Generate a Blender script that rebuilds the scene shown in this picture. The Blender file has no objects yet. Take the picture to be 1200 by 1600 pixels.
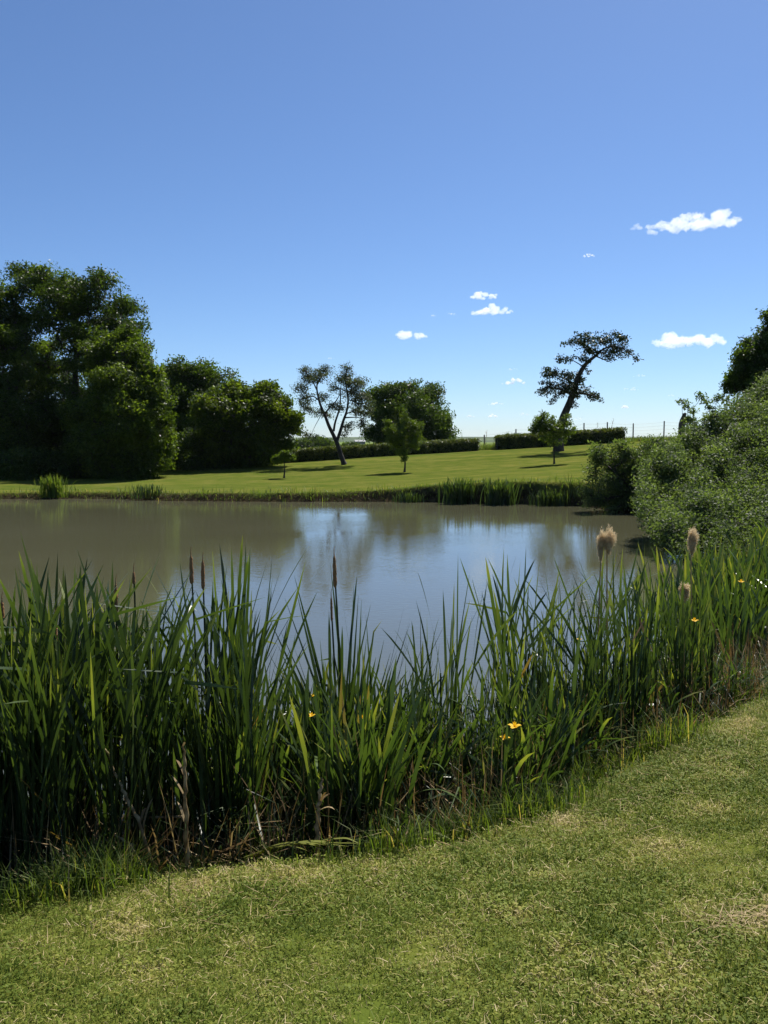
import bpy, math, random
import numpy as np
from mathutils import Vector, Matrix

R = math.radians
rng = np.random.default_rng(11)
random.seed(11)
sc = bpy.context.scene
COL = sc.collection

# ------------------------------------------------------------------ camera
PITCH = 4.86
CAM_Z = 2.2
cam_d = bpy.data.cameras.new("camera")
cam_d.sensor_fit = 'VERTICAL'
cam_d.sensor_height = 24.0
cam_d.lens = 24.0 * 1295 / 1600
cam_d.clip_start = 0.05
cam_d.clip_end = 90000
cam = bpy.data.objects.new("camera", cam_d)
COL.objects.link(cam)
cam.location = (0, 0, CAM_Z)
cam.rotation_euler = (R(90 - PITCH), 0, 0)
sc.camera = cam

# ------------------------------------------------------------------ sky, sun, exposure
SUN_AZ = 30.0      # degrees to the right of the view direction (+Y)
SUN_EL = 54.0
world = bpy.data.worlds.new("World")
sc.world = world
world.use_nodes = True
wn = world.node_tree
for n in list(wn.nodes):
    wn.nodes.remove(n)
sky = wn.nodes.new("ShaderNodeTexSky")
sky.sky_type = 'NISHITA'
sky.sun_disc = False
sky.sun_elevation = R(SUN_EL)
sky.sun_rotation = R(SUN_AZ)
sky.altitude = 0
sky.air_density = 0.8
sky.dust_density = 0.3
sky.ozone_density = 9.0
bg = wn.nodes.new("ShaderNodeBackground")
bg.inputs['Strength'].default_value = 0.076
wo = wn.nodes.new("ShaderNodeOutputWorld")
wn.links.new(sky.outputs[0], bg.inputs[0])
wn.links.new(bg.outputs[0], wo.inputs[0])

sun_d = bpy.data.lights.new("sun", 'SUN')
sun_d.energy = 4.7
sun_d.angle = R(0.53)
sun_d.color = (1.0, 0.95, 0.87)
sun = bpy.data.objects.new("sun", sun_d)
COL.objects.link(sun)
SUN_DIR = Vector((math.sin(R(SUN_AZ)) * math.cos(R(SUN_EL)), math.cos(R(SUN_AZ)) * math.cos(R(SUN_EL)), math.sin(R(SUN_EL))))
sun.rotation_euler = SUN_DIR.to_track_quat('Z', 'Y').to_euler()
sun.location = (20, 30, 60)

sc.view_settings.view_transform = 'Standard'
sc.view_settings.look = 'None'
sc.view_settings.exposure = 0.75
sc.view_settings.gamma = 1.0
sc.view_settings.use_curve_mapping = False
sc.cycles.max_bounces = 10
sc.cycles.diffuse_bounces = 4
sc.cycles.glossy_bounces = 3
sc.cycles.transmission_bounces = 6
sc.cycles.volume_bounces = 10
sc.cycles.use_denoising = True

# ------------------------------------------------------------------ helpers
TH = R(PITCH)
F = 1295.0
def ray(px, py):
    dx = (px - 600) / F; dy = (800 - py) / F
    return np.array([dx, math.cos(TH) + dy * math.sin(TH), -math.sin(TH) + dy * math.cos(TH)])
def PY(px, py, y):                     # the point of the place seen at this spot, y metres ahead
    d = ray(px, py); t = y / d[1]
    return np.array([d[0] * t, y, CAM_Z + d[2] * t])
def PZ(px, py, z):                     # the point seen at this spot on the level z
    d = ray(px, py); t = (z - CAM_Z) / d[2]
    return np.array([d[0] * t, d[1] * t, z])

def unit(a):
    return a / np.maximum(np.linalg.norm(a, axis=-1, keepdims=True), 1e-9)

def mesh_np(name, V, faces, mat, attrs=None, smooth=False):
    """faces: list of int arrays (m,3) or (m,4)"""
    me = bpy.data.meshes.new(name)
    V = np.asarray(V, dtype=np.float32)
    me.vertices.add(len(V))
    me.vertices.foreach_set('co', V.ravel())
    faces = [np.asarray(f, dtype=np.int32) for f in faces if len(f)]
    loops = np.concatenate([f.ravel() for f in faces])
    tot = np.concatenate([np.full(len(f), f.shape[1], np.int32) for f in faces])
    start = np.concatenate([[0], np.cumsum(tot)[:-1]]).astype(np.int32)
    me.loops.add(len(loops)); me.loops.foreach_set('vertex_index', loops)
    me.polygons.add(len(tot)); me.polygons.foreach_set('loop_start', start)
    try:
        me.polygons.foreach_set('loop_total', tot)
    except Exception:
        pass
    if smooth:
        me.polygons.foreach_set('use_smooth', np.ones(len(tot), dtype=bool))
    me.update(calc_edges=True)
    for k, a in (attrs or {}).items():
        at = me.attributes.new(k, 'FLOAT', 'POINT')
        at.data.foreach_set('value', np.asarray(a, dtype=np.float32))
    if mat:
        me.materials.append(mat)
    return me

def link(name, me, parent=None):
    o = bpy.data.objects.new(name, me)
    COL.objects.link(o)
    if parent is not None:
        o.parent = parent
    return o

def tag(o, label=None, cat=None, group=None, kind=None):
    if label: o['label'] = label
    if cat: o['category'] = cat
    if group: o['group'] = group
    if kind: o['kind'] = kind
    return o

def empty(name, loc, rz=0.0):
    o = bpy.data.objects.new(name, None)
    o.empty_display_size = 0.2
    COL.objects.link(o)
    o.location = loc
    o.rotation_euler = (0, 0, rz)
    return o

def copy_thing(o, loc, rz=0.0, s=1.0):
    c = o.copy(); COL.objects.link(c)
    c.location = loc; c.rotation_euler = (0, 0, rz); c.scale = (s, s, s)
    for ch in list(o.children):
        d = ch.copy(); COL.objects.link(d); d.parent = c
        for g in list(ch.children):
            e = g.copy(); COL.objects.link(e); e.parent = d
    return c

class Bag:                              # collects verts / faces / tint for one mesh
    def __init__(s): s.V = []; s.Q = []; s.T = []; s.n = 0; s.A = []
    def add(s, V, Q=None, T=None, tint=None):
        V = np.asarray(V, float).reshape(-1, 3)
        if Q is not None and len(Q): s.Q.append(np.asarray(Q) + s.n)
        if T is not None and len(T): s.T.append(np.asarray(T) + s.n)
        s.V.append(V); s.n += len(V)
        s.A.append(np.full(len(V), 0.5) if tint is None else np.broadcast_to(np.asarray(tint, float), (len(V),)))
    def mesh(s, name, mat, smooth=False, origin=None):
        V = np.concatenate(s.V)
        if origin is not None: V = V - np.asarray(origin)
        f = []
        if s.Q: f.append(np.concatenate(s.Q))
        if s.T: f.append(np.concatenate(s.T))
        return mesh_np(name, V, f, mat, {'tint': np.concatenate(s.A)}, smooth)

# value noise, 2-D
_perm = rng.random((256, 256))
def vnoise(x, y):
    xi = np.floor(x).astype(int); yi = np.floor(y).astype(int)
    fx = x - xi; fy = y - yi
    fx = fx * fx * (3 - 2 * fx); fy = fy * fy * (3 - 2 * fy)
    g = lambda a, b: _perm[a & 255, b & 255]
    return (g(xi, yi) * (1 - fx) + g(xi + 1, yi) * fx) * (1 - fy) + (g(xi, yi + 1) * (1 - fx) + g(xi + 1, yi + 1) * fx) * fy
def fbm(x, y, o=3):
    s = 0; a = .5
    for i in range(o):
        s = s + a * (vnoise(x * 2 ** i + 17.3 * i, y * 2 ** i + 5.1 * i) - .5); a *= .5
    return s

# ------------------------------------------------------------------ materials
def new_mat(name):
    m = bpy.data.materials.new(name); m.use_nodes = True
    nt = m.node_tree
    for n in list(nt.nodes): nt.nodes.remove(n)
    out = nt.nodes.new('ShaderNodeOutputMaterial')
    return m, nt, out
def N(nt, t, **kw):
    n = nt.nodes.new(t)
    for k, v in kw.items(): setattr(n, k, v)
    return n
def ramp(nt, stops):
    n = nt.nodes.new('ShaderNodeValToRGB')
    cr = n.color_ramp
    while len(cr.elements) < len(stops): cr.elements.new(0.5)
    for e, (p, c) in zip(cr.elements, stops):
        e.position = p; e.color = (c[0], c[1], c[2], 1)
    return n

def leaf_mat(name, stops, trans=0.4, rough=0.42, tmul=(1.5, 1.55, 0.45), spec=0.4):
    m, nt, out = new_mat(name)
    at = N(nt, 'ShaderNodeAttribute', attribute_name='tint')
    r = ramp(nt, stops)
    nt.links.new(at.outputs['Fac'], r.inputs[0])
    p = N(nt, 'ShaderNodeBsdfPrincipled')
    p.inputs['Roughness'].default_value = rough
    p.inputs['Specular IOR Level'].default_value = spec
    nt.links.new(r.outputs[0], p.inputs['Base Color'])
    mul = N(nt, 'ShaderNodeMix', data_type='RGBA', blend_type='MULTIPLY')
    mul.inputs[0].default_value = 1.0
    nt.links.new(r.outputs[0], mul.inputs[6])
    mul.inputs[7].default_value = (*tmul, 1)
    t = N(nt, 'ShaderNodeBsdfTranslucent')
    nt.links.new(mul.outputs[2], t.inputs['Color'])
    mx = N(nt, 'ShaderNodeMixShader'); mx.inputs[0].default_value = trans
    nt.links.new(p.outputs[0], mx.inputs[1]); nt.links.new(t.outputs[0], mx.inputs[2])
    nt.links.new(mx.outputs[0], out.inputs[0])
    return m

def plain_mat(name, c1, c2, scale=8.0, rough=0.85, bump=0.0, coord='Object', stretch=(1, 1, 1), spec=0.3):
    m, nt, out = new_mat(name)
    tc = N(nt, 'ShaderNodeTexCoord')
    mp = N(nt, 'ShaderNodeMapping'); mp.inputs['Scale'].default_value = stretch
    nt.links.new(tc.outputs[coord], mp.inputs[0])
    no = N(nt, 'ShaderNodeTexNoise'); no.inputs['Scale'].default_value = scale; no.inputs['Detail'].default_value = 5
    nt.links.new(mp.outputs[0], no.inputs['Vector'])
    r = ramp(nt, [(0.3, c1), (0.7, c2)])
    nt.links.new(no.outputs['Fac'], r.inputs[0])
    p = N(nt, 'ShaderNodeBsdfPrincipled')
    p.inputs['Roughness'].default_value = rough
    p.inputs['Specular IOR Level'].default_value = spec
    nt.links.new(r.outputs[0], p.inputs['Base Color'])
    if bump:
        b = N(nt, 'ShaderNodeBump'); b.inputs['Strength'].default_value = bump; b.inputs['Distance'].default_value = 0.03
        nt.links.new(no.outputs['Fac'], b.inputs['Height']); nt.links.new(b.outputs[0], p.inputs['Normal'])
    nt.links.new(p.outputs[0], out.inputs[0])
    return m

M = {}
M['bark'] = plain_mat('bark', (.022, .018, .014), (.065, .054, .042), 9, .9, .6, stretch=(1, 1, .25))
M['bark_grey'] = plain_mat('bark_grey', (.020, .017, .015), (.055, .048, .042), 12, .9, .6, stretch=(1, 1, .3))
M['wood_post'] = plain_mat('weathered_wood', (.05, .042, .034), (.13, .11, .09), 10, .9, .3, stretch=(1, 1, .15))
M['wire'] = plain_mat('galvanised_wire', (.22, .22, .22), (.35, .35, .35), 20, .5)
M['dead'] = leaf_mat('dead_reed', [(0, (.10, .065, .03)), (.5, (.22, .15, .07)), (1, (.42, .33, .18))], trans=.25, rough=.7, tmul=(1.2, 1.1, .7), spec=.2)
M['spike'] = plain_mat('seed_spike_brown', (.14, .065, .028), (.42, .22, .095), 160, .95, .5)
M['fluff'] = leaf_mat('seed_fluff', [(0, (.52, .40, .25)), (1, (.78, .66, .47))], trans=.55, rough=.95, tmul=(1.0, .97, .85), spec=.05)
M['petal'] = leaf_mat('iris_petal', [(0, (.75, .42, .01)), (1, (.85, .60, .03))], trans=.35, rough=.6, tmul=(1.1, 1.0, .6), spec=.2)
# foliage
TM = (2.0, 2.0, .5)
M['oak'] = leaf_mat('leaf_dark', [(0, (.020, .036, .010)), (.5, (.040, .068, .016)), (1, (.075, .112, .024))], trans=.48, tmul=TM, spec=.16)
M['lime'] = leaf_mat('leaf_bright', [(0, (.026, .046, .010)), (.5, (.054, .086, .016)), (1, (.105, .145, .026))], trans=.54, tmul=TM, spec=.16)
M['chest'] = leaf_mat('leaf_chestnut', [(0, (.024, .042, .010)), (.5, (.052, .080, .015)), (1, (.10, .135, .024))], trans=.52, tmul=TM, spec=.16)
M['pear'] = leaf_mat('leaf_grey_green', [(0, (.030, .042, .022)), (.5, (.058, .075, .036)), (1, (.10, .12, .06))], trans=.40, tmul=(1.6, 1.6, .7), spec=.16)
M['apple'] = leaf_mat('leaf_dull', [(0, (.016, .024, .010)), (.5, (.028, .042, .016)), (1, (.05, .07, .03))], trans=.28, spec=.16)
M['young'] = leaf_mat('leaf_young', [(0, (.050, .080, .016)), (.5, (.075, .115, .022)), (1, (.12, .165, .032))], trans=.50, tmul=(1.7, 1.7, .5), spec=.16)
M['willow'] = leaf_mat('leaf_willow', [(0, (.046, .070, .026)), (.5, (.092, .128, .046)), (1, (.16, .20, .078))], trans=.48, rough=.55, tmul=(1.5, 1.6, .6), spec=.2)
M['hedge'] = leaf_mat('leaf_hedge', [(0, (.030, .045, .012)), (.5, (.055, .080, .018)), (1, (.13, .15, .03))], trans=.34, tmul=(1.9, 1.8, .5), spec=.3)
M['hedge_core'] = plain_mat('hedge_twig_light_block', (.010, .012, .006), (.028, .028, .014), 6, .95)  # dark twig colour for the solid core added to block light in hedges
M['reed'] = leaf_mat('leaf_reed', [(0, (.015, .028, .012)), (.45, (.031, .052, .018)), (.75, (.066, .098, .030)), (.9, (.18, .21, .05)), (1, (.17, .11, .05))], trans=.33, rough=.36, tmul=(1.7, 1.8, .55), spec=.38)
M['iris'] = leaf_mat('leaf_iris', [(0, (.020, .036, .013)), (.5, (.042, .070, .021)), (.8, (.080, .118, .033)), (.92, (.20, .21, .05)), (1, (.20, .14, .06))], trans=.34, rough=.36, tmul=(1.7, 1.8, .55), spec=.38)
M['grass'] = leaf_mat('leaf_grass', [(0, (.048, .085, .014)), (.5, (.080, .125, .024)), (.85, (.13, .16, .042)), (1, (.32, .26, .13))], trans=.45, rough=.55, tmul=(1.6, 1.6, .5), spec=.2)

# lawn blades: colour also drifts with dry patches that lie on the ground itself
def lawn_blade_mat():
    m, nt, out = new_mat('lawn_blade')
    at = N(nt, 'ShaderNodeAttribute', attribute_name='tint')
    r = ramp(nt, [(0, (.090, .135, .018)), (.4, (.19, .235, .038)), (.65, (.33, .325, .072)), (.84, (.50, .41, .18)), (1, (.66, .54, .31))])
    geo = N(nt, 'ShaderNodeNewGeometry')
    no = N(nt, 'ShaderNodeTexNoise'); no.inputs['Scale'].default_value = 1.9; no.inputs['Detail'].default_value = 4; no.inputs['Roughness'].default_value = .62
    nt.links.new(geo.outputs['Position'], no.inputs['Vector'])
    mr = N(nt, 'ShaderNodeMapRange'); mr.inputs[1].default_value = .45; mr.inputs[2].default_value = .68; mr.inputs[3].default_value = -.10; mr.inputs[4].default_value = .40
    nt.links.new(no.outputs['Fac'], mr.inputs[0])
    no2 = N(nt, 'ShaderNodeTexNoise'); no2.inputs['Scale'].default_value = 5.0; no2.inputs['Detail'].default_value = 3
    nt.links.new(geo.outputs['Position'], no2.inputs['Vector'])
    mr2 = N(nt, 'ShaderNodeMapRange'); mr2.inputs[1].default_value = .3; mr2.inputs[2].default_value = .7; mr2.inputs[3].default_value = -.22; mr2.inputs[4].default_value = .18
    nt.links.new(no2.outputs['Fac'], mr2.inputs[0])
    a0 = N(nt, 'ShaderNodeMath', operation='ADD'); nt.links.new(mr.outputs[0], a0.inputs[0]); nt.links.new(mr2.outputs[0], a0.inputs[1])
    ad = N(nt, 'ShaderNodeMath', operation='ADD', use_clamp=True)
    nt.links.new(at.outputs['Fac'], ad.inputs[0]); nt.links.new(a0.outputs[0], ad.inputs[1])
    nt.links.new(ad.outputs[0], r.inputs[0])
    p = N(nt, 'ShaderNodeBsdfPrincipled'); p.inputs['Roughness'].default_value = .6; p.inputs['Specular IOR Level'].default_value = .12
    nt.links.new(r.outputs[0], p.inputs['Base Color'])
    t = N(nt, 'ShaderNodeBsdfTranslucent'); nt.links.new(r.outputs[0], t.inputs['Color'])
    mx = N(nt, 'ShaderNodeMixShader'); mx.inputs[0].default_value = .42
    nt.links.new(p.outputs[0], mx.inputs[1]); nt.links.new(t.outputs[0], mx.inputs[2]); nt.links.new(mx.outputs[0], out.inputs[0])
    return m
M['lawn_blade'] = lawn_blade_mat()

def ground_mat():
    m, nt, out = new_mat('ground')
    L = nt.links.new
    geo = N(nt, 'ShaderNodeNewGeometry')
    def noise(scale, detail=4, vec=None):
        n = N(nt, 'ShaderNodeTexNoise'); n.inputs['Scale'].default_value = scale; n.inputs['Detail'].default_value = detail
        L(vec or geo.outputs['Position'], n.inputs['Vector']); return n
    def mix(fac, a, b):
        x = N(nt, 'ShaderNodeMix', data_type='RGBA')
        if isinstance(fac, (int, float)): x.inputs[0].default_value = fac
        else: L(fac, x.inputs[0])
        for s, v in ((6, a), (7, b)):
            if isinstance(v, tuple): x.inputs[s].default_value = (*v, 1)
            else: L(v, x.inputs[s])
        return x.outputs[2]
    fine = noise(14, 6); mid = noise(1.3, 5); big = noise(.18, 4)
    g1 = ramp(nt, [(.25, (.058, .078, .012)), (.55, (.092, .112, .020)), (.8, (.135, .14, .034))]); L(fine.outputs['Fac'], g1.inputs[0])
    g2 = ramp(nt, [(.35, (.062, .094, .014)), (.7, (.155, .145, .038))]); L(mid.outputs['Fac'], g2.inputs[0])
    lawn = mix(.5, g1.outputs[0], g2.outputs[0])
    # mowing bands and broad drift
    mp = N(nt, 'ShaderNodeMapping'); mp.inputs['Rotation'].default_value = (0, 0, R(7)); mp.inputs['Scale'].default_value = (.02, .55, .02)
    L(geo.outputs['Position'], mp.inputs[0])
    st = noise(1.0, 2, mp.outputs[0])
    sr = ramp(nt, [(.35, (.80, .88, .8)), (.65, (1.18, 1.10, 1.1))]); L(st.outputs['Fac'], sr.inputs[0])
    mm = N(nt, 'ShaderNodeMix', data_type='RGBA', blend_type='MULTIPLY'); mm.inputs[0].default_value = 1
    L(lawn, mm.inputs[6]); L(sr.outputs[0], mm.inputs[7])
    lawn = mm.outputs[2]
    # fields beyond the hedge
    fld = ramp(nt, [(.40, (.09, .15, .035)), (.5, (.16, .19, .06)), (.6, (.10, .15, .04))])
    mp2 = N(nt, 'ShaderNodeMapping'); mp2.inputs['Scale'].default_value = (.0016, .004, .01); L(geo.outputs['Position'], mp2.inputs[0])
    fn = noise(1.0, 2, mp2.outputs[0]); L(fn.outputs['Fac'], fld.inputs[0])
    a_f = N(nt, 'ShaderNodeAttribute', attribute_name='field')
    c = mix(a_f.outputs['Fac'], lawn, fld.outputs[0])
    # bare soil and mud
    so = ramp(nt, [(.3, (.018, .013, .008)), (.7, (.060, .044, .025))]); L(noise(6, 6).outputs['Fac'], so.inputs[0])
    a_m = N(nt, 'ShaderNodeAttribute', attribute_name='mud')
    ml = N(nt, 'ShaderNodeMath', operation='MULTIPLY_ADD'); L(fine.outputs['Fac'], ml.inputs[0]); ml.inputs[1].default_value = 1.2; ml.inputs[2].default_value = -.6
    ad = N(nt, 'ShaderNodeMath', operation='ADD', use_clamp=True); L(a_m.outputs['Fac'], ad.inputs[0])
    m2 = N(nt, 'ShaderNodeMath', operation='MULTIPLY'); L(ml.outputs[0], m2.inputs[0]); L(a_m.outputs['Fac'], m2.inputs[1]); L(m2.outputs[0], ad.inputs[1])
    c = mix(ad.outputs[0], c, so.outputs[0])
    p = N(nt, 'ShaderNodeBsdfPrincipled'); p.inputs['Roughness'].default_value = 1.0; p.inputs['Specular IOR Level'].default_value = .0
    L(c, p.inputs['Base Color'])
    b = N(nt, 'ShaderNodeBump'); b.inputs['Strength'].default_value = .7; b.inputs['Distance'].default_value = .05
    L(fine.outputs['Fac'], b.inputs['Height']); L(b.outputs[0], p.inputs['Normal'])
    L(p.outputs[0], out.inputs[0])
    return m

def water_mat():
    m, nt, out = new_mat('pond_water')
    L = nt.links.new
    geo = N(nt, 'ShaderNodeNewGeometry')
    p = N(nt, 'ShaderNodeBsdfPrincipled')
    no0 = N(nt, 'ShaderNodeTexNoise'); no0.inputs['Scale'].default_value = .12; no0.inputs['Detail'].default_value = 3
    L(geo.outputs['Position'], no0.inputs['Vector'])
    cr = ramp(nt, [(.35, (.078, .078, .044)), (.65, (.095, .095, .058))]); L(no0.outputs['Fac'], cr.inputs[0])
    L(cr.outputs[0], p.inputs['Base Color'])
    p.inputs['Roughness'].default_value = .04
    p.inputs['IOR'].default_value = 1.42
    p.inputs['Specular IOR Level'].default_value = 1.0
    mp = N(nt, 'ShaderNodeMapping'); mp.inputs['Scale'].default_value = (1.0, 1.7, 1.0); mp.inputs['Rotation'].default_value = (0, 0, R(8))
    L(geo.outputs['Position'], mp.inputs[0])
    n1 = N(nt, 'ShaderNodeTexNoise'); n1.inputs['Scale'].default_value = 7.5; n1.inputs['Detail'].default_value = 3; n1.inputs['Roughness'].default_value = .5
    L(mp.outputs[0], n1.inputs['Vector'])
    # wind: some patches rippled, some nearly glassy
    n2 = N(nt, 'ShaderNodeTexNoise'); n2.inputs['Scale'].default_value = .22; n2.inputs['Detail'].default_value = 3
    L(mp.outputs[0], n2.inputs['Vector'])
    mr = N(nt, 'ShaderNodeMapRange'); mr.inputs[1].default_value = .35; mr.inputs[2].default_value = .65; mr.inputs[3].default_value = .35; mr.inputs[4].default_value = 1.0
    L(n2.outputs['Fac'], mr.inputs[0])
    ml = N(nt, 'ShaderNodeMath', operation='MULTIPLY'); L(n1.outputs['Fac'], ml.inputs[0]); L(mr.outputs[0], ml.inputs[1])
    b = N(nt, 'ShaderNodeBump'); b.inputs['Strength'].default_value = .28; b.inputs['Distance'].default_value = .012
    L(ml.outputs[0], b.inputs['Height']); L(b.outputs[0], p.inputs['Normal'])
    L(p.outputs[0], out.inputs[0])
    return m

def cloud_mat():
    m, nt, out = new_mat('cloud')
    v = N(nt, 'ShaderNodeVolumePrincipled')
    v.inputs['Color'].default_value = (1, 1, 1, 1)
    v.inputs['Density'].default_value = 0.018
    v.inputs['Anisotropy'].default_value = 0.3
    nt.links.new(v.outputs[0], out.inputs['Volume'])
    return m
M['ground'] = ground_mat()
M['water'] = water_mat()

# ------------------------------------------------------------------ the lie of the land
POND = np.array([(-6, 2.75), (-3, 3.1), (-1.85, 3.7), (-1.2, 3.95), (-.7, 4.1), (-.2, 4.18), (.25, 4.28), (.65, 4.5), (1.0, 4.85), (1.35, 5.2), (1.8, 5.6),
                 (2.3, 6.0), (2.9, 6.5), (3.6, 7.3), (4.6, 9.0), (5.2, 11), (5.9, 13.5), (6.8, 17), (7.6, 20), (8.4, 23.5), (8.6, 25.4), (7.4, 26.2), (6.9, 28.1), (5, 29.1),
                 (3.1, 29.1), (1.9, 29.95), (0, 30.3), (-4.2, 30.3), (-8, 30.7), (-10, 31.6), (-12.4, 32), (-14.7, 31.7), (-20, 31), (-25, 27), (-26, 18), (-22, 8), (-14, 3.5)], float)

def pond_sd(x, y):                      # + outside, - in the water
    P = np.stack([x, y], -1)
    d = np.full(x.shape, 1e9); inside = np.zeros(x.shape, bool)
    n = len(POND)
    for i in range(n):
        a, b = POND[i], POND[(i + 1) % n]
        ab = b - a; ap = P - a
        t = np.clip((ap @ ab) / (ab @ ab), 0, 1)
        d = np.minimum(d, np.linalg.norm(ap - t[..., None] * ab, axis=-1))
        c = (a[1] > y) != (b[1] > y)
        with np.errstate(divide='ignore', invalid='ignore'):
            xi = (b[0] - a[0]) * (y - a[1]) / (b[1] - a[1]) + a[0]
        inside ^= c & (x < xi)
    return np.where(inside, -d, d)

CTRL = [(0, 0, .66), (-1.1, 2.23, .55), (1.0, 2.1, .66), (0, 2.16, .60), (0, -6, .8), (-4, 0, .6), (4, 0, .85), (4, 3.5, .85),
        (-1.61, 3.33, .3), (-1.01, 3.59, .3), (-.24, 3.74, .3), (.12, 3.83, .3), (.51, 3.96, .32), (.86, 4.29, .34), (1.24, 4.74, .36), (1.59, 5, .38), (1.99, 5.24, .4), (2.43, 5.59, .44), (2.69, 5.68, .48),
        (-3, 2.7, .35), (4.2, 6.6, .55), (6, 9.5, .34), (8, 14, .36), (9, 18, .5), (10.5, 24, .8), (14, 12, .6), (22, 5, 1.3), (-6, 1.5, .45), (-20, 0, .5), (-28, 20, .5), (-24, 34, .3),
        (.97, 42, .65), (-2.33, 48, .87), (8.41, 41, 1.09), (-4.79, 40, .44), (-6.01, 52, .92), (0, 54, 1.28), (6.04, 56, 1.59), (8.62, 56, 1.72), (16.23, 57, 2.15), (24, 50, 2.3),
        (3.3, 30.2, .74), (0, 31, .42), (-5.99, 31.2, .29), (-9.9, 32.3, .27), (-14.36, 32.3, .22), (-11.74, 40, .29), (-16, 46, .4), (-20, 60, .7), (6.5, 30, .82), (9, 29, .9), (16, 30, 1.4),
        (-10, 130, .9), (-60, 120, .6), (40, 130, 1.9), (35, 300, 1.2), (-120, 300, .4), (150, 300, 1.6), (0, 400, .9), (-60, -60, .8), (60, -60, 1.6), (-300, 0, .6), (300, 0, 1.8)]
_C = np.array(CTRL); _c2 = 3.0
def _phi(d2): return np.sqrt(d2 + _c2)
_A = _phi(((_C[:, None, :2] - _C[None, :, :2]) ** 2).sum(-1))
_n = len(_C)
_B = np.zeros((_n + 1, _n + 1)); _B[:_n, :_n] = _A + np.eye(_n) * -.02; _B[:_n, _n] = 1; _B[_n, :_n] = 1
_w = np.linalg.solve(_B, np.concatenate([_C[:, 2], [0]]))
def land(x, y):
    x = np.asarray(x, float); y = np.asarray(y, float)
    z = np.full(x.shape, _w[_n])
    for i in range(_n):
        z = z + _w[i] * _phi((x - _C[i, 0]) ** 2 + (y - _C[i, 1]) ** 2)
    r = np.hypot(x, y)
    k = np.clip((r - 250) / 400, 0, 1); k = k * k * (3 - 2 * k)
    return z * (1 - k) + .6 * k
def smooth(a, b, t):
    t = np.clip((t - a) / (b - a), 0, 1); return t * t * (3 - 2 * t)
def ground_z(x, y):
    x = np.asarray(x, float); y = np.asarray(y, float)
    z = land(x, y)
    sd = pond_sd(x, y)
    near = np.hypot(x, y) < 120
    sd = sd + np.where(near, .22 * fbm(x * 1.1, y * 1.1, 3) * smooth(2, 12, y) + .06 * fbm(x * 3, y * 3, 2), 0)
    w = np.where(y > 22, .38, .75)
    up = smooth(0, 1, sd / w)
    z_out = z * (.12 + .88 * up)
    z_out = np.where(sd < w * .12, z * .12 * np.clip(sd / (w * .12), 0, 1), z_out)
    z_in = np.maximum(-.9, sd * .45)
    z = np.where(sd > 0, z_out, z_in)
    lump = .022 * fbm(x * 1.7, y * 1.7, 3) + .05 * fbm(x * .35, y * .35, 2)
    return z + np.where((sd > 0) & near, lump * np.clip(sd * 2, 0, 1), 0), sd

def gz(x, y):
    return float(ground_z(np.array([x]), np.array([y]))[0][0])

def geom_lines(a, b, step, far, grow=1.25):
    c = list(np.arange(a, b + 1e-6, step))
    s = step; p = c[-1]
    while p < far: s *= grow; p += s; c.append(p)
    s = step; p = c[0]; pre = []
    while p > -far: s *= grow; p -= s; pre.append(p)
    return np.array(pre[::-1] + c)
def multi_lines(segs, far, grow=1.3):
    c = []
    for a, b, st in segs: c += list(np.arange(a, b, st))
    c = [segs[0][0]] + [v for v in c if v > segs[0][0]] + [segs[-1][1]]
    s = segs[-1][2]; p = c[-1]
    while p < far: s *= grow; p += s; c.append(p)
    s = segs[0][2]; p = c[0]; pre = []
    while p > -far: s *= grow; p -= s; pre.append(p)
    return np.array(pre[::-1] + c)
xs = multi_lines([(-26, -6, .3), (-6, 6, .12), (6, 18, .25)], 9000)
ys = multi_lines([(-1, 9, .09), (9, 25, .25), (25, 33, .10), (33, 60, .35)], 9000)
X, Yg = np.meshgrid(xs, ys)
Z, SD = ground_z(X.ravel(), Yg.ravel())
V = np.stack([X.ravel(), Yg.ravel(), Z], -1)
nx, ny = len(xs), len(ys)
idx = np.arange(nx * ny).reshape(ny, nx)
Q = np.stack([idx[:-1, :-1].ravel(), idx[:-1, 1:].ravel(), idx[1:, 1:].ravel(), idx[1:, :-1].ravel()], -1)
xf, yf = X.ravel(), Yg.ravel()
mud = np.where(yf < 24, 1 - smooth(.15, .75, SD + .5 * fbm(xf * 2.2, yf * 2.2, 3)), 1 - smooth(.12, .42, SD + .3 * fbm(xf * 1.3, yf * 1.3, 3)))
field = smooth(57, 62, yf - .28 * np.clip(xf, -20, 25) * .12)
field = np.maximum(field, smooth(60, 90, np.abs(xf)))
o = link('ground', mesh_np('ground', V, [Q], M['ground'], {'mud': mud, 'field': field}, True))
tag(o, kind='structure')

# pond water: a level sheet that runs a little into the banks
pc = POND.mean(0)
nrm = []
n = len(POND)
for i in range(n):
    d = POND[(i + 1) % n] - POND[i - 1]; d = d / np.linalg.norm(d)
    nrm.append((d[1], -d[0]))
Wp = POND + np.array(nrm) * .35
me = bpy.data.meshes.new('pond_water')
me.from_pydata([(p[0], p[1], 0.0) for p in Wp], [], [list(range(n))])
me.materials.append(M['water'])
tag(link('pond_water', me), kind='structure')

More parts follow.
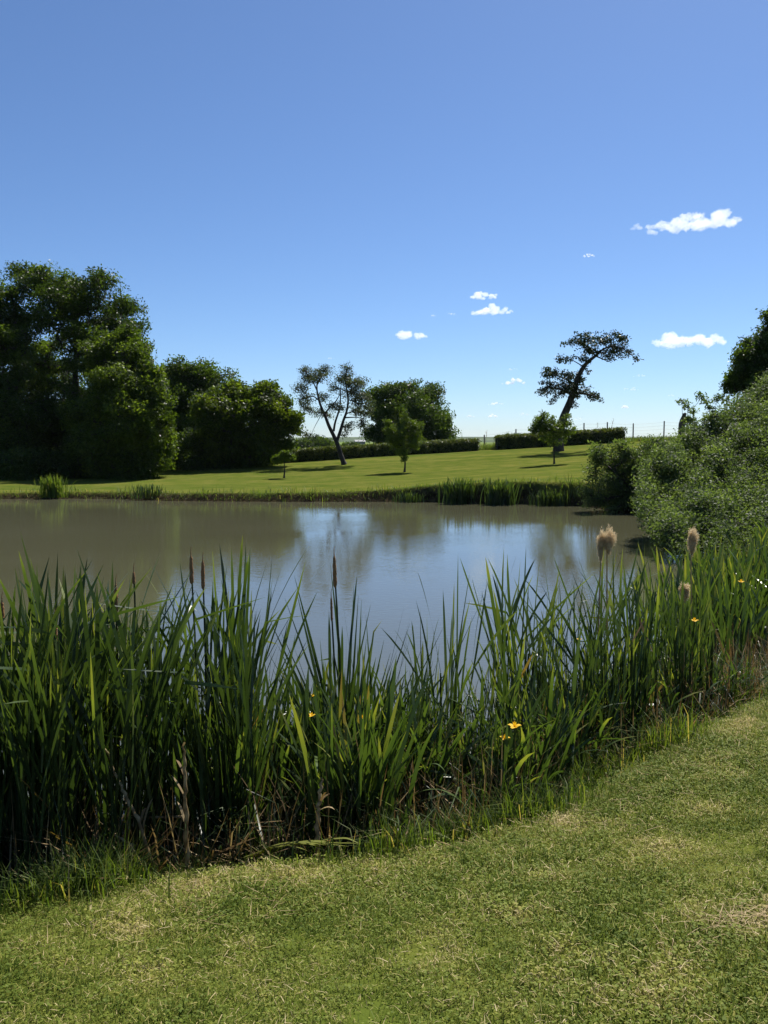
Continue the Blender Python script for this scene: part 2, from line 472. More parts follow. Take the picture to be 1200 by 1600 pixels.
# far hills on the horizon
def ridge(x0, x1, y, h, seed, depth, mat):
    xs_ = np.linspace(x0, x1, 160); rows = 9
    Vv = []
    for j in range(rows):
        t = j / (rows - 1)
        prof = math.sin(math.pi * t)
        hh = h * prof * (.55 + .9 * (fbm(xs_ / 420 + seed, np.full_like(xs_, t * .8), 4) + .5)) * np.clip(np.minimum(xs_ - x0, x1 - xs_) / 500, 0, 1)
        Vv.append(np.stack([xs_, np.full_like(xs_, y + depth * t), hh - .5], -1))
    Vv = np.concatenate(Vv); ii = np.arange(rows * 160).reshape(rows, 160)
    q = np.stack([ii[:-1, :-1].ravel(), ii[:-1, 1:].ravel(), ii[1:, 1:].ravel(), ii[1:, :-1].ravel()], -1)
    return mesh_np('hills', Vv, [q], mat, None, True)
M['hill'] = plain_mat('hill_woods_and_fields', (.035, .05, .025), (.10, .13, .05), .004, 1.0, coord='Generated', spec=.0)
nt = M['hill'].node_tree
geo = nt.nodes.new('ShaderNodeNewGeometry')
for nd in nt.nodes:
    if nd.type == 'MAPPING': nt.links.new(geo.outputs['Position'], nd.inputs[0])
tag(link('hills', ridge(-2600, 3400, 2600, 21, 3.1, 1500, M['hill'])), kind='structure')

# ------------------------------------------------------------------ plant machinery
def tube(bag, pts, rad, sides=8, tint=.5, cap=True, noise=0.0):
    pts = np.asarray(pts, float); n = len(pts); rad = np.broadcast_to(np.asarray(rad, float), (n,))
    tan = np.gradient(pts, axis=0) if n > 2 else np.repeat((pts[1] - pts[0])[None], n, 0)
    tan = unit(tan)
    ref = np.array([0, 1., 0]) if abs(tan[0][1]) < .8 else np.array([1., 0, 0])
    u = unit(np.cross(tan, ref)); v = np.cross(tan, u)
    a = np.linspace(0, 2 * math.pi, sides, endpoint=False)
    rr = rad[:, None] * (1 + noise * (rng.random((n, sides)) - .5))
    ring = pts[:, None] + rr[..., None] * (np.cos(a)[None, :, None] * u[:, None] + np.sin(a)[None, :, None] * v[:, None])
    ii = np.arange(n * sides).reshape(n, sides); jj = np.roll(ii, -1, 1)
    q = np.stack([ii[:-1].ravel(), jj[:-1].ravel(), jj[1:].ravel(), ii[1:].ravel()], -1)
    bag.add(ring.reshape(-1, 3), q, None, tint)

def segments(bag, p0, p1, r0, r1, sides=5):
    n = len(p0)
    t = unit(p1 - p0)
    ref = np.where(np.abs(t[:, 2:3]) < .9, np.array([[0, 0, 1.]]), np.array([[1., 0, 0]]))
    u = unit(np.cross(t, ref)); v = np.cross(t, u)
    a = np.linspace(0, 2 * math.pi, sides, endpoint=False)
    d = np.cos(a)[None, :, None] * u[:, None] + np.sin(a)[None, :, None] * v[:, None]
    A = p0[:, None] + r0[:, None, None] * d; B = p1[:, None] + r1[:, None, None] * d
    Vv = np.concatenate([A, B], 1).reshape(-1, 3)
    base = (np.arange(n) * 2 * sides)[:, None]; k = np.arange(sides); k2 = (k + 1) % sides
    q = np.stack([base + k, base + k2, base + k2 + sides, base + k + sides], -1).reshape(-1, 4)
    bag.add(Vv, q)

def leaves(centres, outward, per, spread, L, W, up=.6, outw=.4, droop=.25, flat=.7, tint0=None, tvar=.25, fold=.12):
    """many small folded leaves round each centre -> verts, quads, tint"""
    n = len(centres); m = n * per
    c = np.repeat(centres, per, 0); ow = np.repeat(outward, per, 0)
    off = np.clip(rng.normal(size=(m, 3)), -1.5, 1.5) * np.asarray(spread) * np.array([1, 1, flat])
    p = c + off
    cn = unit(unit(rng.normal(size=(n, 3))) * .9 + np.array([0, 0, up]) + outward * outw)
    nrm = unit(unit(rng.normal(size=(m, 3))) * .75 + np.repeat(cn, per, 0))
    d = unit(np.cross(nrm, rng.normal(size=(m, 3))))
    d = unit(d - np.array([0, 0, droop]))
    s = unit(np.cross(d, nrm)); nn = np.cross(s, d)
    k = rng.uniform(.55, 1.3, (m, 1)) * np.repeat(rng.uniform(.8, 1.2, (n, 1)), per, 0)
    l = L * k; w = W * k
    v0 = p; v1 = p + d * l * .48 + s * w * .5 + nn * w * fold; v2 = p + d * l; v3 = p + d * l * .48 - s * w * .5 + nn * w * fold
    Vv = np.stack([v0, v1, v2, v3], 1).reshape(-1, 3)
    q = np.arange(m * 4).reshape(m, 4)
    tb = rng.normal(.45, .16, n) if tint0 is None else tint0
    t = np.clip(np.repeat(tb, per) + rng.normal(0, tvar * .6, m), 0, 1)
    return Vv, q, np.repeat(t, 4)

def grow(nodes, parents, rad, targets, step=.4, rmin=.008, rk=.016, arch=.12, wob=.06):
    """join each target to its nearest node of the branch skeleton; thickness follows the load carried"""
    nodes = [np.asarray(p, float) for p in nodes]; n0 = len(nodes)
    cap = n0 + len(targets) * 14 + 10
    P = np.zeros((cap, 3)); P[:n0] = nodes
    par = list(parents); cnt = n0
    dd = np.array([np.linalg.norm(P[:n0] - t, axis=1).min() for t in targets])
    tips = []
    for ti in np.argsort(dd):
        t = targets[ti]
        dv = t - P[:cnt]
        d = np.linalg.norm(dv, axis=1)
        cost = d + .35 * np.maximum(0, -dv[:, 2])
        j = int(np.argmin(cost)); L_ = d[j]
        k = max(1, min(12, int(math.ceil(L_ / step))))
        a = P[j].copy(); prev = j
        side = rng.normal(size=3) * wob * L_
        for q in range(1, k + 1):
            f = q / k
            pt = a + (t - a) * f + np.array([0, 0, arch * L_]) * math.sin(math.pi * f) + side * math.sin(math.pi * f)
            P[cnt] = pt; par.append(prev); prev = cnt; cnt += 1
        tips.append(prev)
    P = P[:cnt]; par = np.array(par)
    load = np.zeros(cnt); load[tips] += 1
    for i in range(cnt - 1, 0, -1):
        if par[i] >= 0: load[par[i]] += load[i]
    r = np.maximum(rmin, rk * np.sqrt(load))
    for i in range(n0):
        if rad[i] is not None: r[i] = max(rad[i], 0)
    return P, par, r, n0

def skeleton(polys, crop=None, y=None):
    """polys: list of (list of (px,py,dy), r_start, r_end). first poly is the trunk; later ones attach at the nearest node"""
    nodes, par, rad = [], [], []
    for pi, (pl, r0, r1) in enumerate(polys):
        pts = np.array([PY(p[0], p[1], y + (p[2] if len(p) > 2 else 0)) for p in pl])
        # resample smooth
        n = len(pts); t = np.linspace(0, n - 1, (n - 1) * 3 + 1)
        pts2 = np.stack([np.interp(t, range(n), pts[:, k]) for k in range(3)], -1)
        for _ in range(2):
            pts2[1:-1] = (pts2[:-2] + 2 * pts2[1:-1] + pts2[2:]) / 4
        rs = np.linspace(r0, r1, len(pts2))
        if pi == 0: prev = -1
        else:
            A = np.array(nodes); prev = int(np.argmin(np.linalg.norm(A - pts2[0], axis=1)))
        for q, (p, r) in enumerate(zip(pts2, rs)):
            nodes.append(p); par.append(prev); rad.append(r); prev = len(nodes) - 1
    return nodes, par, rad

def lobe_targets(lobes, y, total, depth=1.0, shell=.45, thick=None, clump=.5):
    """lobes: (px,py,rx,ry[,dy]) in picture units at distance y -> cluster centres spread through real ellipsoids"""
    s = y / F
    E = []
    ys_ = [l[4] if len(l) > 4 else None for l in lobes]
    for l, dy in zip(lobes, ys_):
        if dy is None: dy = rng.uniform(-.5, .5) * (thick or 2.0)
        c = PY(l[0], l[1], y + dy); k = (y + dy) / F
        rx, rz = l[2] * k, l[3] * k
        E.append((c, np.array([rx, .5 * (rx + rz) * depth, rz])))
    vol = np.array([np.prod(e[1]) ** .75 for e in E]); vol /= vol.sum()
    C, O, T = [], [], []
    for (c, r), f in zip(E, vol):
        n = max(3, int(total * f))
        ns = max(2, min(22, n // 6))
        d = unit(rng.normal(size=(ns, 3)))
        rr = (shell + (1.0 - shell) * rng.random(ns) ** .6)[:, None]
        sc_ = c + d * r * rr * .88
        st = rng.normal(.45, .16, ns)
        k = rng.integers(ns, size=n)
        sr = (r * (clump * rng.uniform(.65, 1.25, (ns, 1))))[k]
        dd = unit(rng.normal(size=(n, 3))) * (rng.random((n, 1)) ** .4)
        C.append(sc_[k] + dd * sr * np.array([1, 1, .8])); O.append(unit(dd + d[k] * .6)); T.append(st[k] + rng.normal(0, .08, n))
    global LOBE_TINT
    LOBE_TINT = np.clip(np.concatenate(T), 0, 1)
    return np.concatenate(C), np.concatenate(O), E

def tree(name, label, cat, y, base, lobes, mat, targets, per, spread, L, W, trunk_r, bark='bark', group=None, limbs=None, thick=3.0, depth=1.0,
         shell=.45, up=.6, outw=.45, droop=.25, flat=.7, rk=.014, tip=None, step=.5, trunk_to=None, origin_z=None, rmin=.01, clump=.5):
    bx, by = base[0], base[1]
    b = PY(bx, by, y)
    b[2] = gz(b[0], b[1]) if origin_z is None else origin_z
    C, O, E = lobe_targets(lobes, y, targets, depth, shell, thick=thick, clump=clump)
    tb = LOBE_TINT
    if limbs is None:
        top = np.mean([e[0] for e in E], 0); zt = max(e[0][2] for e in E)
        tp = np.array([b[0] * .4 + top[0] * .6, b[1] * .4 + top[1] * .6, b[2] + (zt - b[2]) * .8])
        k = 9
        pts = np.array([b + (tp - b) * (i / (k - 1)) for i in range(k)])
        pts[1:] += np.cumsum(rng.normal(size=(k - 1, 3)) * np.array([.05, .05, 0]) * (zt - b[2]) * .12, 0)
        nodes = list(pts); par = [-1] + list(range(k - 1)); rad = list(np.linspace(trunk_r, trunk_r * .2, k))
        rad[0] *= 1.35
    else:
        limbs = [(list(l[0]), l[1], l[2]) for l in limbs]
        nodes, par, rad = skeleton(limbs, y=y)
        sh = b - nodes[0]; nodes[0] = b
        rad[0] *= 1.25
    P, par, r, n0 = grow(nodes, par, rad, C, step=step, rk=rk, rmin=rmin)
    root = empty(name, tuple(b))
    tag(root, label, cat, group)
    ib = np.array([i for i in range(len(P)) if par[i] >= 0])
    tr = ib[ib < n0]; br = ib[ib >= n0]
    bag = Bag()
    rp = r.copy()
    segments(bag, P[par[tr]], P[tr], np.where(par[tr] == 0, r[0], r[par[tr]]), r[tr], 9)
    r0 = np.minimum(r[par[br]], r[br] * 1.5)
    segments(bag, P[par[br]], P[br], r0, r[br], 5)
    link('trunk', bag.mesh('trunk', M[bark], True, b), root)
    bag = Bag()
    bag.add(*[(a) for a in (lambda v, q, t: (v, q, None, t))(*leaves(C, O, per, spread, L, W, up, outw, droop, flat, tb))])
    link('crown', bag.mesh('crown', M[mat], False, b), root)
    return root

# ------------------------------------------------------------------ trees at the left
GL = 'big trees standing close together at the left'
tree('broadleaf_tree', 'tallest dark broadleaf tree at left with twin rounded top and sky gaps', 'tree', 47, (120, 762),
     [(135, 452, 46, 32, 0), (62, 448, 46, 32, .5), (95, 500, 60, 48, -.5), (172, 492, 46, 42, .5), (150, 545, 60, 42, -1), (205, 528, 26, 14, .3), (215, 555, 24, 18, 0), (60, 560, 62, 50, 1), (185, 590, 48, 48, .5), (110, 620, 80, 55, 0), (60, 670, 80, 55, -1), (150, 690, 80, 50, .5), (90, 730, 80, 30, 0)],
     'oak', 1300, 110, .30, .15, .09, .34, group=GL, thick=4, depth=1.1, rk=.02, step=.6)
tree('broadleaf_tree', 'lower tree, sunlit on its right, leafy to the ground before the tallest left tree', 'tree', 42.5, (205, 757),
     [(180, 605, 40, 30, -1), (208, 600, 38, 40, 0), (230, 640, 34, 40, 0), (190, 655, 50, 46, -1), (238, 690, 28, 38, .3), (175, 695, 50, 42, -.5), (218, 718, 36, 32, -.5), (140, 650, 34, 34, .5), (140, 700, 36, 36, .2), (228, 740, 18, 14, -.7), (218, 566, 28, 26, .5), (196, 535, 30, 28, 1.5), (170, 555, 34, 28, 1), (250, 660, 18, 24, 0), (190, 742, 40, 14, -.5), (140, 738, 36, 20, 0), (232, 600, 20, 22, 0)],
     'lime', 1250, 100, .25, .14, .085, .22, group=GL, thick=3, rk=.018, step=.5, shell=.5)
tree('broadleaf_tree', 'shaded tree cut by the left edge of the picture', 'tree', 45, (-25, 766),
     [(-5, 455, 38, 30, 0), (15, 480, 34, 36, .5), (-20, 520, 60, 50, 0), (25, 560, 34, 40, -.5), (-30, 610, 60, 60, 0), (15, 660, 50, 50, -1), (-40, 690, 60, 60, 0), (10, 720, 60, 36, -.5)],
     'oak', 800, 110, .30, .15, .09, .30, group=GL, thick=4, rk=.02, step=.6)
tree('broadleaf_tree', 'dark tree with domed double top just right of the low sunlit tree', 'tree', 58, (295, 742),
     [(266, 592, 24, 28, 0), (300, 584, 26, 22, .2), (322, 582, 28, 24, .5), (292, 625, 44, 36, 0), (340, 618, 34, 34, 0), (262, 655, 34, 44, -.5), (310, 670, 50, 40, 0), (280, 710, 50, 30, -.5)],
     'oak', 760, 95, .34, .18, .11, .28, group=GL, thick=4, rk=.02, step=.6)
tree('chestnut_tree', 'spreading chestnut tree with drooping right side beside the small lollipop tree', 'tree', 49, (385, 735),
     [(345, 645, 44, 36, -1), (378, 624, 34, 30, 0), (408, 622, 30, 26, 0), (432, 644, 24, 24, 0), (452, 660, 16, 14, -.3), (410, 655, 50, 36, -.5), (350, 680, 46, 36, 0), (425, 682, 36, 22, 0), (462, 668, 8, 8, 0), (440, 690, 18, 8, -.3), (380, 705, 56, 26, 0)],
     'chest', 860, 90, .27, .20, .10, .28, group=GL, thick=4, rk=.02, step=.55)

def shrub(name, label, cat, y, base, lobes, mat, targets, per, spread, L, W, group=None, thick=1.6, depth=1.0, shell=.4, stems=7, bark='bark', up=.5, outw=.5, droop=.15, flat=.8, rk=.010, step=.35, oz=None, tint=.45, zmin=None, rmin=.006, stem_r=.05):
    b = PY(base[0], base[1], y); b[2] = gz(b[0], b[1]) if oz is None else oz
    C, O, E = lobe_targets(lobes, y, targets, depth, shell, thick=thick)
    tb = np.clip(LOBE_TINT + tint - .45, 0, 1)
    if zmin is not None:
        k = C[:, 2] > zmin; C, O, tb = C[k], O[k], tb[k]
    nodes, par, rad = [b + np.array([0, 0, -.05])], [-1], [.06]
    for i in range(stems):
        e = E[int(rng.integers(len(E)))]
        t = e[0] + unit(rng.normal(size=3)) * e[1] * .4
        prev = 0
        b2 = b + np.array([rng.uniform(-.3, .3), rng.uniform(-.3, .3), 0])
        for q in (0, .3, .6, 1):
            nodes.append(b2 + (t - b2) * q + np.array([0, 0, .15 * math.sin(math.pi * q)])); par.append(prev); rad.append(stem_r * (1 - .6 * q)); prev = len(nodes) - 1
    P, par, r, n0 = grow(nodes, par, rad, C, step=step, rk=rk, rmin=rmin)
    root = empty(name, tuple(b)); tag(root, label, cat, group)
    ib = np.array([i for i in range(len(P)) if par[i] >= 0])
    bag = Bag(); segments(bag, P[par[ib]], P[ib], np.minimum(r[par[ib]], r[ib] * 1.6), r[ib], 4)
    link('branches', bag.mesh('branches', M[bark], True, b), root)
    bag = Bag()
    v, q, t = leaves(C, O, per, spread, L, W, up, outw, droop, flat, tb)
    bag.add(v, q, None, t)
    link('foliage', bag.mesh('foliage', M[mat], False, b), root)
    return root

GU = 'dark shrubs under the big trees at the left'
shrub('shrub', 'dark shrub in deep shade at the left edge under the big trees', 'shrub', 43, (30, 768), [(0, 730, 60, 40), (50, 735, 60, 36), (90, 742, 40, 28)], 'oak', 260, 70, .28, .16, .09, GU)
shrub('shrub', 'dark shrub in deep shade below the tallest left tree', 'shrub', 44, (140, 764), [(110, 738, 50, 30), (150, 735, 50, 32), (190, 742, 30, 20)], 'oak', 240, 70, .28, .16, .09, GU)
shrub('shrub', 'dark shrub filling the gap between the low sunlit tree and the chestnut', 'shrub', 49, (285, 745), [(255, 722, 40, 30), (295, 715, 46, 34), (335, 715, 36, 30)], 'oak', 260, 70, .28, .16, .09, GU)
shrub('shrub', 'dark shrub beneath the right side of the chestnut at the hedge end', 'shrub', 51, (410, 728), [(375, 712, 40, 24), (415, 710, 34, 20), (440, 714, 18, 12)], 'oak', 200, 70, .26, .16, .09, GU)

# ------------------------------------------------------------------ old pear tree with open crown
def c1(X_, Y_, dy=0): return (440 + X_ / 7.5, 550 + Y_ / 7.5, dy)
pear_limbs = [
    ([c1(735, 1320), c1(690, 1200), c1(650, 1060), c1(600, 960), c1(545, 850), c1(510, 740), c1(460, 640), c1(430, 540), c1(410, 430), c1(420, 350)], 0.148, 0.032),
    ([c1(650, 1040), c1(690, 920), c1(720, 810), c1(765, 700), c1(785, 560), c1(760, 430), c1(740, 300), c1(770, 200)], 0.099, 0.018),
    ([c1(610, 930), c1(625, 820), c1(680, 680), c1(690, 560), c1(690, 420), c1(710, 320)], 0.070, 0.014),
    ([c1(510, 720, 0), c1(560, 650, -.4), c1(640, 580, -.6), c1(690, 480, -.6)], 0.055, 0.018),
    ([c1(430, 560), c1(370, 510, .4), c1(290, 540, .6), c1(220, 560, .7)], 0.040, 0.011),
    ([c1(410, 440), c1(370, 350, -.4), c1(300, 260, -.5), c1(260, 210, -.5)], 0.040, 0.011),
    ([c1(420, 380), c1(470, 290, .4), c1(500, 210, .4)], 0.034, 0.011),
    ([c1(740, 770), c1(820, 765, -.4), c1(900, 765, -.5), c1(950, 790, -.5)], 0.045, 0.011),
    ([c1(765, 720), c1(850, 690, .5), c1(920, 620, .8)], 0.040, 0.011),
    ([c1(785, 560), c1(860, 580, -.5), c1(920, 640, -.7)], 0.034, 0.011),
    ([c1(470, 720), c1(440, 780, -.3), c1(390, 870, -.4), c1(350, 960, -.4)], 0.025, 0.007),
]
def L1(l): return [(440 + a / 7.5, 550 + b / 7.5, c / 7.5, d / 7.5, e) for a, b, c, d, e in l]
tree('old_fruit_tree', 'old fruit tree with forked leaning trunk and airy grey green crown on lawn', 'tree', 48, (538, 727),
     L1([(300, 240, 90, 80, 0), (460, 220, 110, 70, .3), (380, 320, 130, 70, -.3), (230, 420, 80, 70, .3), (280, 560, 90, 100, .2), (480, 520, 70, 60, 0), (760, 200, 60, 70, 0), (720, 300, 110, 80, .3),
         (840, 380, 110, 90, -.3), (950, 360, 70, 60, .4), (800, 480, 130, 70, 0), (920, 560, 110, 100, -.4), (600, 410, 60, 50, .3), (640, 640, 90, 80, -.3), (880, 680, 90, 70, .5), (960, 820, 60, 80, 0),
         (400, 700, 90, 50, .2), (330, 960, 60, 50, -.3), (800, 880, 80, 60, .3), (720, 980, 40, 40, 0), (560, 740, 60, 50, .4), (980, 700, 60, 80, .2)]),
     'pear', 1150, 13, .13, .095, .05, .17, bark='bark_grey', clump=.85, limbs=pear_limbs, thick=2.0, shell=.25, rk=.007, step=.22, rmin=.008)

# ------------------------------------------------------------------ leaning old tree on the rise
def c2(X_, Y_, dy=0): return (820 + X_ / 6.316, 500 + Y_ / 6.316, dy)
lean_limbs = [
    ([c2(330, 1240), c2(345, 1120), c2(370, 980), c2(430, 850), c2(480, 720), c2(510, 600), c2(560, 490), c2(620, 410), c2(700, 355), c2(750, 300)], 0.286, 0.060),
    ([c2(700, 355), c2(780, 390, -.3), c2(800, 400, -.3)], 0.048, 0.018),
    ([c2(740, 320), c2(800, 330, .3), c2(830, 260, .4), c2(930, 230, .4)], 0.061, 0.018),
    ([c2(740, 310), c2(840, 250, -.4), c2(960, 270, -.6), c2(1060, 350, -.7), c2(1110, 400, -.7)], 0.061, 0.012),
    ([c2(700, 350), c2(640, 310, .5), c2(560, 230, .6), c2(420, 220, .7)], 0.054, 0.012),
    ([c2(560, 450), c2(480, 400, -.4), c2(400, 370, -.5)], 0.034, 0.012),
    ([c2(500, 640), c2(400, 580, .5), c2(300, 540, .6), c2(210, 480, .6)], 0.068, 0.012),
    ([c2(470, 740), c2(370, 690, -.5), c2(260, 660, -.6), c2(130, 690, -.7)], 0.068, 0.012),
    ([c2(490, 720), c2(600, 730, -.3), c2(700, 750, -.4), c2(770, 780, -.4)], 0.068, 0.012),
    ([c2(440, 830), c2(520, 800, .3), c2(490, 850, .4)], 0.034, 0.012),
]
def L2(l): return [(820 + a / 6.316, 500 + b / 6.316, c / 6.316, d / 6.316, e) for a, b, c, d, e in l]
tree('leaning_tree', 'gnarled dark tree with thick leaning trunk and flat windswept top', 'tree', 50, (873, 696),
     L2([(420, 225, 50, 30, .4), (520, 210, 90, 60, .3), (620, 190, 110, 60, 0), (640, 290, 120, 60, -.3), (780, 200, 120, 80, .3), (880, 180, 90, 50, 0), (960, 190, 80, 50, .3), (900, 300, 110, 70, -.3), (1000, 320, 60, 60, .2), (1080, 370, 40, 40, -.3),
         (820, 340, 90, 50, 0), (430, 380, 90, 40, .3), (350, 400, 50, 20, 0), (560, 380, 60, 60, 0), (220, 480, 50, 40, .3), (300, 540, 110, 70, 0), (420, 550, 90, 80, .3), (240, 640, 110, 60, -.3), (180, 690, 70, 40, .2), (350, 680, 120, 90, 0),
         (480, 660, 110, 110, -.4), (560, 600, 70, 60, .3), (540, 740, 90, 60, 0), (300, 790, 60, 40, .2), (680, 750, 90, 40, 0), (690, 790, 70, 30, .3), (500, 820, 50, 40, 0), (600, 490, 40, 40, 0)]),
     'apple', 800, 10, .12, .13, .08, .36, bark='bark', limbs=lean_limbs, thick=2.0, shell=.3, clump=.7, rk=.007, step=.2, rmin=.008, origin_z=None)

# ------------------------------------------------------------------ round tree behind the hedge
tree('round_tree', 'dense dark round-crowned tree behind the long hedge', 'tree', 78, (642, 702),
     [(600, 625, 28, 24, 0), (640, 612, 36, 16, 0), (668, 622, 26, 22, .5), (685, 655, 22, 26, 0), (640, 650, 52, 34, -1), (595, 660, 26, 30, 0), (690, 680, 16, 18, 0), (620, 680, 40, 22, 0), (665, 685, 40, 16, -.5)],
     'oak', 700, 90, .38, .22, .12, .30, thick=4, rk=.022, step=.7)

# ------------------------------------------------------------------ young trees on the lawn
tree('young_tree', 'vase shaped young tree in middle of the lawn, bushy down its stem', 'tree', 42, (632, 738),
     [(632, 662, 10, 16, 0), (612, 668, 10, 14, .1), (650, 668, 11, 14, -.1), (606, 662, 6, 8, .1), (660, 664, 7, 7, 0), (632, 684, 18, 16, 0), (618, 690, 13, 14, .1), (648, 688, 14, 14, -.1), (632, 704, 13, 12, 0), (631, 717, 7, 8, 0)],
     'young', 420, 30, .075, .09, .045, .05, bark='bark_grey', clump=.7, thick=.6, shell=.2, up=.3, droop=-.3, rk=.006, step=.15, rmin=.004)
tree('young_tree', 'tiny lollipop shaped young tree at the left of the lawn', 'tree', 40, (444, 747),
     [(444, 713, 13, 7, 0), (436, 717, 9, 5, .1), (453, 714, 9, 6, -.1), (446, 707, 9, 5, 0)],
     'young', 130, 40, .07, .09, .05, .045, bark='bark_grey', thick=.5, shell=.2, rk=.006, step=.15, rmin=.004)
tree('young_tree', 'young tree with loose pale crown on bare stem in front of the leaning tree', 'tree', 41, (866, 726),
     [(846, 652, 12, 9, 0), (838, 660, 11, 10, .1), (862, 657, 13, 12, -.1), (884, 660, 11, 10, .1), (850, 672, 20, 13, 0), (876, 674, 18, 13, -.1), (838, 676, 10, 8, 0), (890, 650, 6, 6, 0), (862, 688, 18, 8, 0), (832, 668, 7, 5, 0), (893, 672, 7, 7, 0)],
     'young', 330, 18, .085, .10, .055, .045, bark='bark_grey', clump=.85, thick=.8, shell=.2, rk=.006, step=.15, rmin=.004)

# ------------------------------------------------------------------ hedges
def hedge(label, path, h, w, n, top_extra=0.0):
    """path: list of (px, base_py, y)"""
    pts = np.array([PY(a, b, y) for a, b, y in path])
    for p in pts: p[2] = gz(p[0], p[1])
    seg = np.linalg.norm(np.diff(pts, axis=0), axis=1); cum = np.concatenate([[0], np.cumsum(seg)]); Ltot = cum[-1]
    def at(s): return np.stack([np.interp(s, cum, pts[:, k]) for k in range(3)], -1)
    root = empty('hedge', tuple(pts[0])); tag(root, label, 'hedge', 'clipped hedges at the back of the lawn')
    o_ = pts[0]
    # solid dark core in place of twigs, added inside to block light
    m_ = int(Ltot / .35); s = np.linspace(0, Ltot, m_)
    c = at(s); tan = unit(np.gradient(c, axis=0)); side = unit(np.stack([tan[:, 1], -tan[:, 0], np.zeros(m_)], -1))
    prof = [(-.36, 0), (-.40, .3), (-.40, .75), (-.30, .92), (.30, .92), (.40, .75), (.40, .3), (.36, 0)]
    Vv = []
    for (a, b) in prof:
        Vv.append(c + side * (a * w * (1 + .25 * rng.normal(size=m_) * .3))[:, None] + np.array([0, 0, 1.]) * (b * h * (1 + .03 * rng.normal(size=m_)))[:, None])
    Vv = np.stack(Vv, 1); k = len(prof); ii = np.arange(m_ * k).reshape(m_, k); jj = np.roll(ii, -1, 1)
    q = np.stack([ii[:-1].ravel(), ii[1:].ravel(), jj[1:].ravel(), jj[:-1].ravel()], -1)
    bag = Bag(); bag.add(Vv.reshape(-1, 3), q)
    caps = [ii[0][::-1], ii[-1]]
    me = mesh_np('twig_light_block', np.concatenate(bag.V) - o_, [np.concatenate(bag.Q), np.array(caps)], M['hedge_core'])
    link('twig_light_block', me, root)
    s = rng.uniform(0, Ltot, n); c = at(s); tn = at(np.clip(s + .1, 0, Ltot)) - at(np.clip(s - .1, 0, Ltot)); tn = unit(tn)
    sd_ = np.stack([tn[:, 1], -tn[:, 0], np.zeros(n)], -1)
    u = rng.uniform(-.5, .5, n); v = rng.uniform(0.02, 1, n); pick = rng.random(n)
    u = np.where(pick < .5, np.sign(u) * .5, u); v = np.where(pick >= .5, 1.0, v)
    bumpy = .16 * fbm(s * .9, s * 0, 3) + .14 * np.maximum(0, fbm(s * 4, s * 0 + 7, 2))
    C = c + sd_ * (u * w * 1.0)[:, None] + np.array([0, 0, 1.]) * (v * h * (1 + bumpy))[:, None]
    O = unit(sd_ * u[:, None] * (pick < .5)[:, None] * 2 + np.array([0, 0, 1.]) * (pick >= .5)[:, None] + 1e-3)
    bag = Bag(); v_, q_, t_ = leaves(C, O, 11, .07, .09, .06, .3, .6, .0, 1.0, np.clip(rng.normal(.5, .2, n), 0, 1)); bag.add(v_, q_, None, t_)
    link('foliage', bag.mesh('foliage', M['hedge'], False, o_), root)
hedge('long low clipped hedge running behind the old fruit tree', [(405, 729, 52), (450, 722, 52), (520, 717, 53), (600, 712, 54), (680, 707, 55.2), (744, 704, 56)], .68, 1.1, 4200)
hedge('shorter dark clipped hedge beside the leaning tree on the rise', [(776, 702.5, 56), (830, 699, 56.2), (900, 695, 56.5), (972, 690, 57)], .86, 1.1, 3000)

# ------------------------------------------------------------------ post and wire fence on the rise
fb = PY(757, 703, 59); fb[2] = gz(fb[0], fb[1])
fence = empty('wire_fence', tuple(fb)); tag(fence, 'post and wire stock fence running along the skyline beside the right hedge', 'fence')
posts = []
for i, (px, yy, ztop) in enumerate([(757, 60, None), (806, 60, None), (860, 60, None), (912, 60, 1.45), (949, 60, 1.45), (989, 60, 1.30), (1037, 60, 1.40), (1085, 60, 1.3), (1132, 60, 1.3)]):
    p = PY(px, 690, yy); g = gz(p[0], p[1]); top = g + (1.25 if ztop is None else ztop)
    if px < 780: top = g + .95
    bag = Bag(); lean = rng.normal(size=2) * .03
    tube(bag, [(p[0], p[1], g - .3), (p[0] + lean[0] * .5, p[1] + lean[1] * .5, (g + top) / 2), (p[0] + lean[0], p[1] + lean[1], top), (p[0] + lean[0], p[1] + lean[1], top + .015)], [.05, .047, .045, .02], 8, noise=.08)
    link('post', bag.mesh('post', M['wood_post'], True, fb), fence)
    posts.append((p[0], p[1], g, top))
for hfrac in (.25, .42, .6, .78, .95):
    bag = Bag(); pts = []
    for a, b in zip(posts[:-1], posts[1:]):
        for t in np.linspace(0, 1, 5)[:-1]:
            z0 = a[2] + (a[3] - a[2]) * hfrac; z1 = b[2] + (b[3] - b[2]) * hfrac
            pts.append((a[0] + (b[0] - a[0]) * t, a[1] + (b[1] - a[1]) * t - .07, z0 + (z1 - z0) * t - .03 * math.sin(math.pi * t)))
    pts.append((posts[-1][0], posts[-1][1] - .07, posts[-1][2] + (posts[-1][3] - posts[-1][2]) * hfrac))
    tube(bag, pts, .005, 4)
    link('wire', bag.mesh('wire', M['wire'], False, fb), fence)

# dark broken strainer post peeping over the willow
p = PY(1066, 690, 40); g = gz(p[0], p[1])
bag = Bag(); top = PY(1066, 646, 40)[2]
tube(bag, [(p[0] - .1, p[1], g - .2), (p[0] - .04, p[1], top - .5), (p[0], p[1], top - .32), (p[0] + .05, p[1], top - .1), (p[0] + .06, p[1], top), (p[0] + .05, p[1], top + .02)], [.16, .15, .14, .09, .1, .05], 9, noise=.2)
o = link('gate_post', bag.mesh('gate_post', M['wood_post'], True, (p[0], p[1], g))); o.location = (p[0], p[1], g)
tag(o, 'dark broken wooden post just showing over the willow edge', 'post')

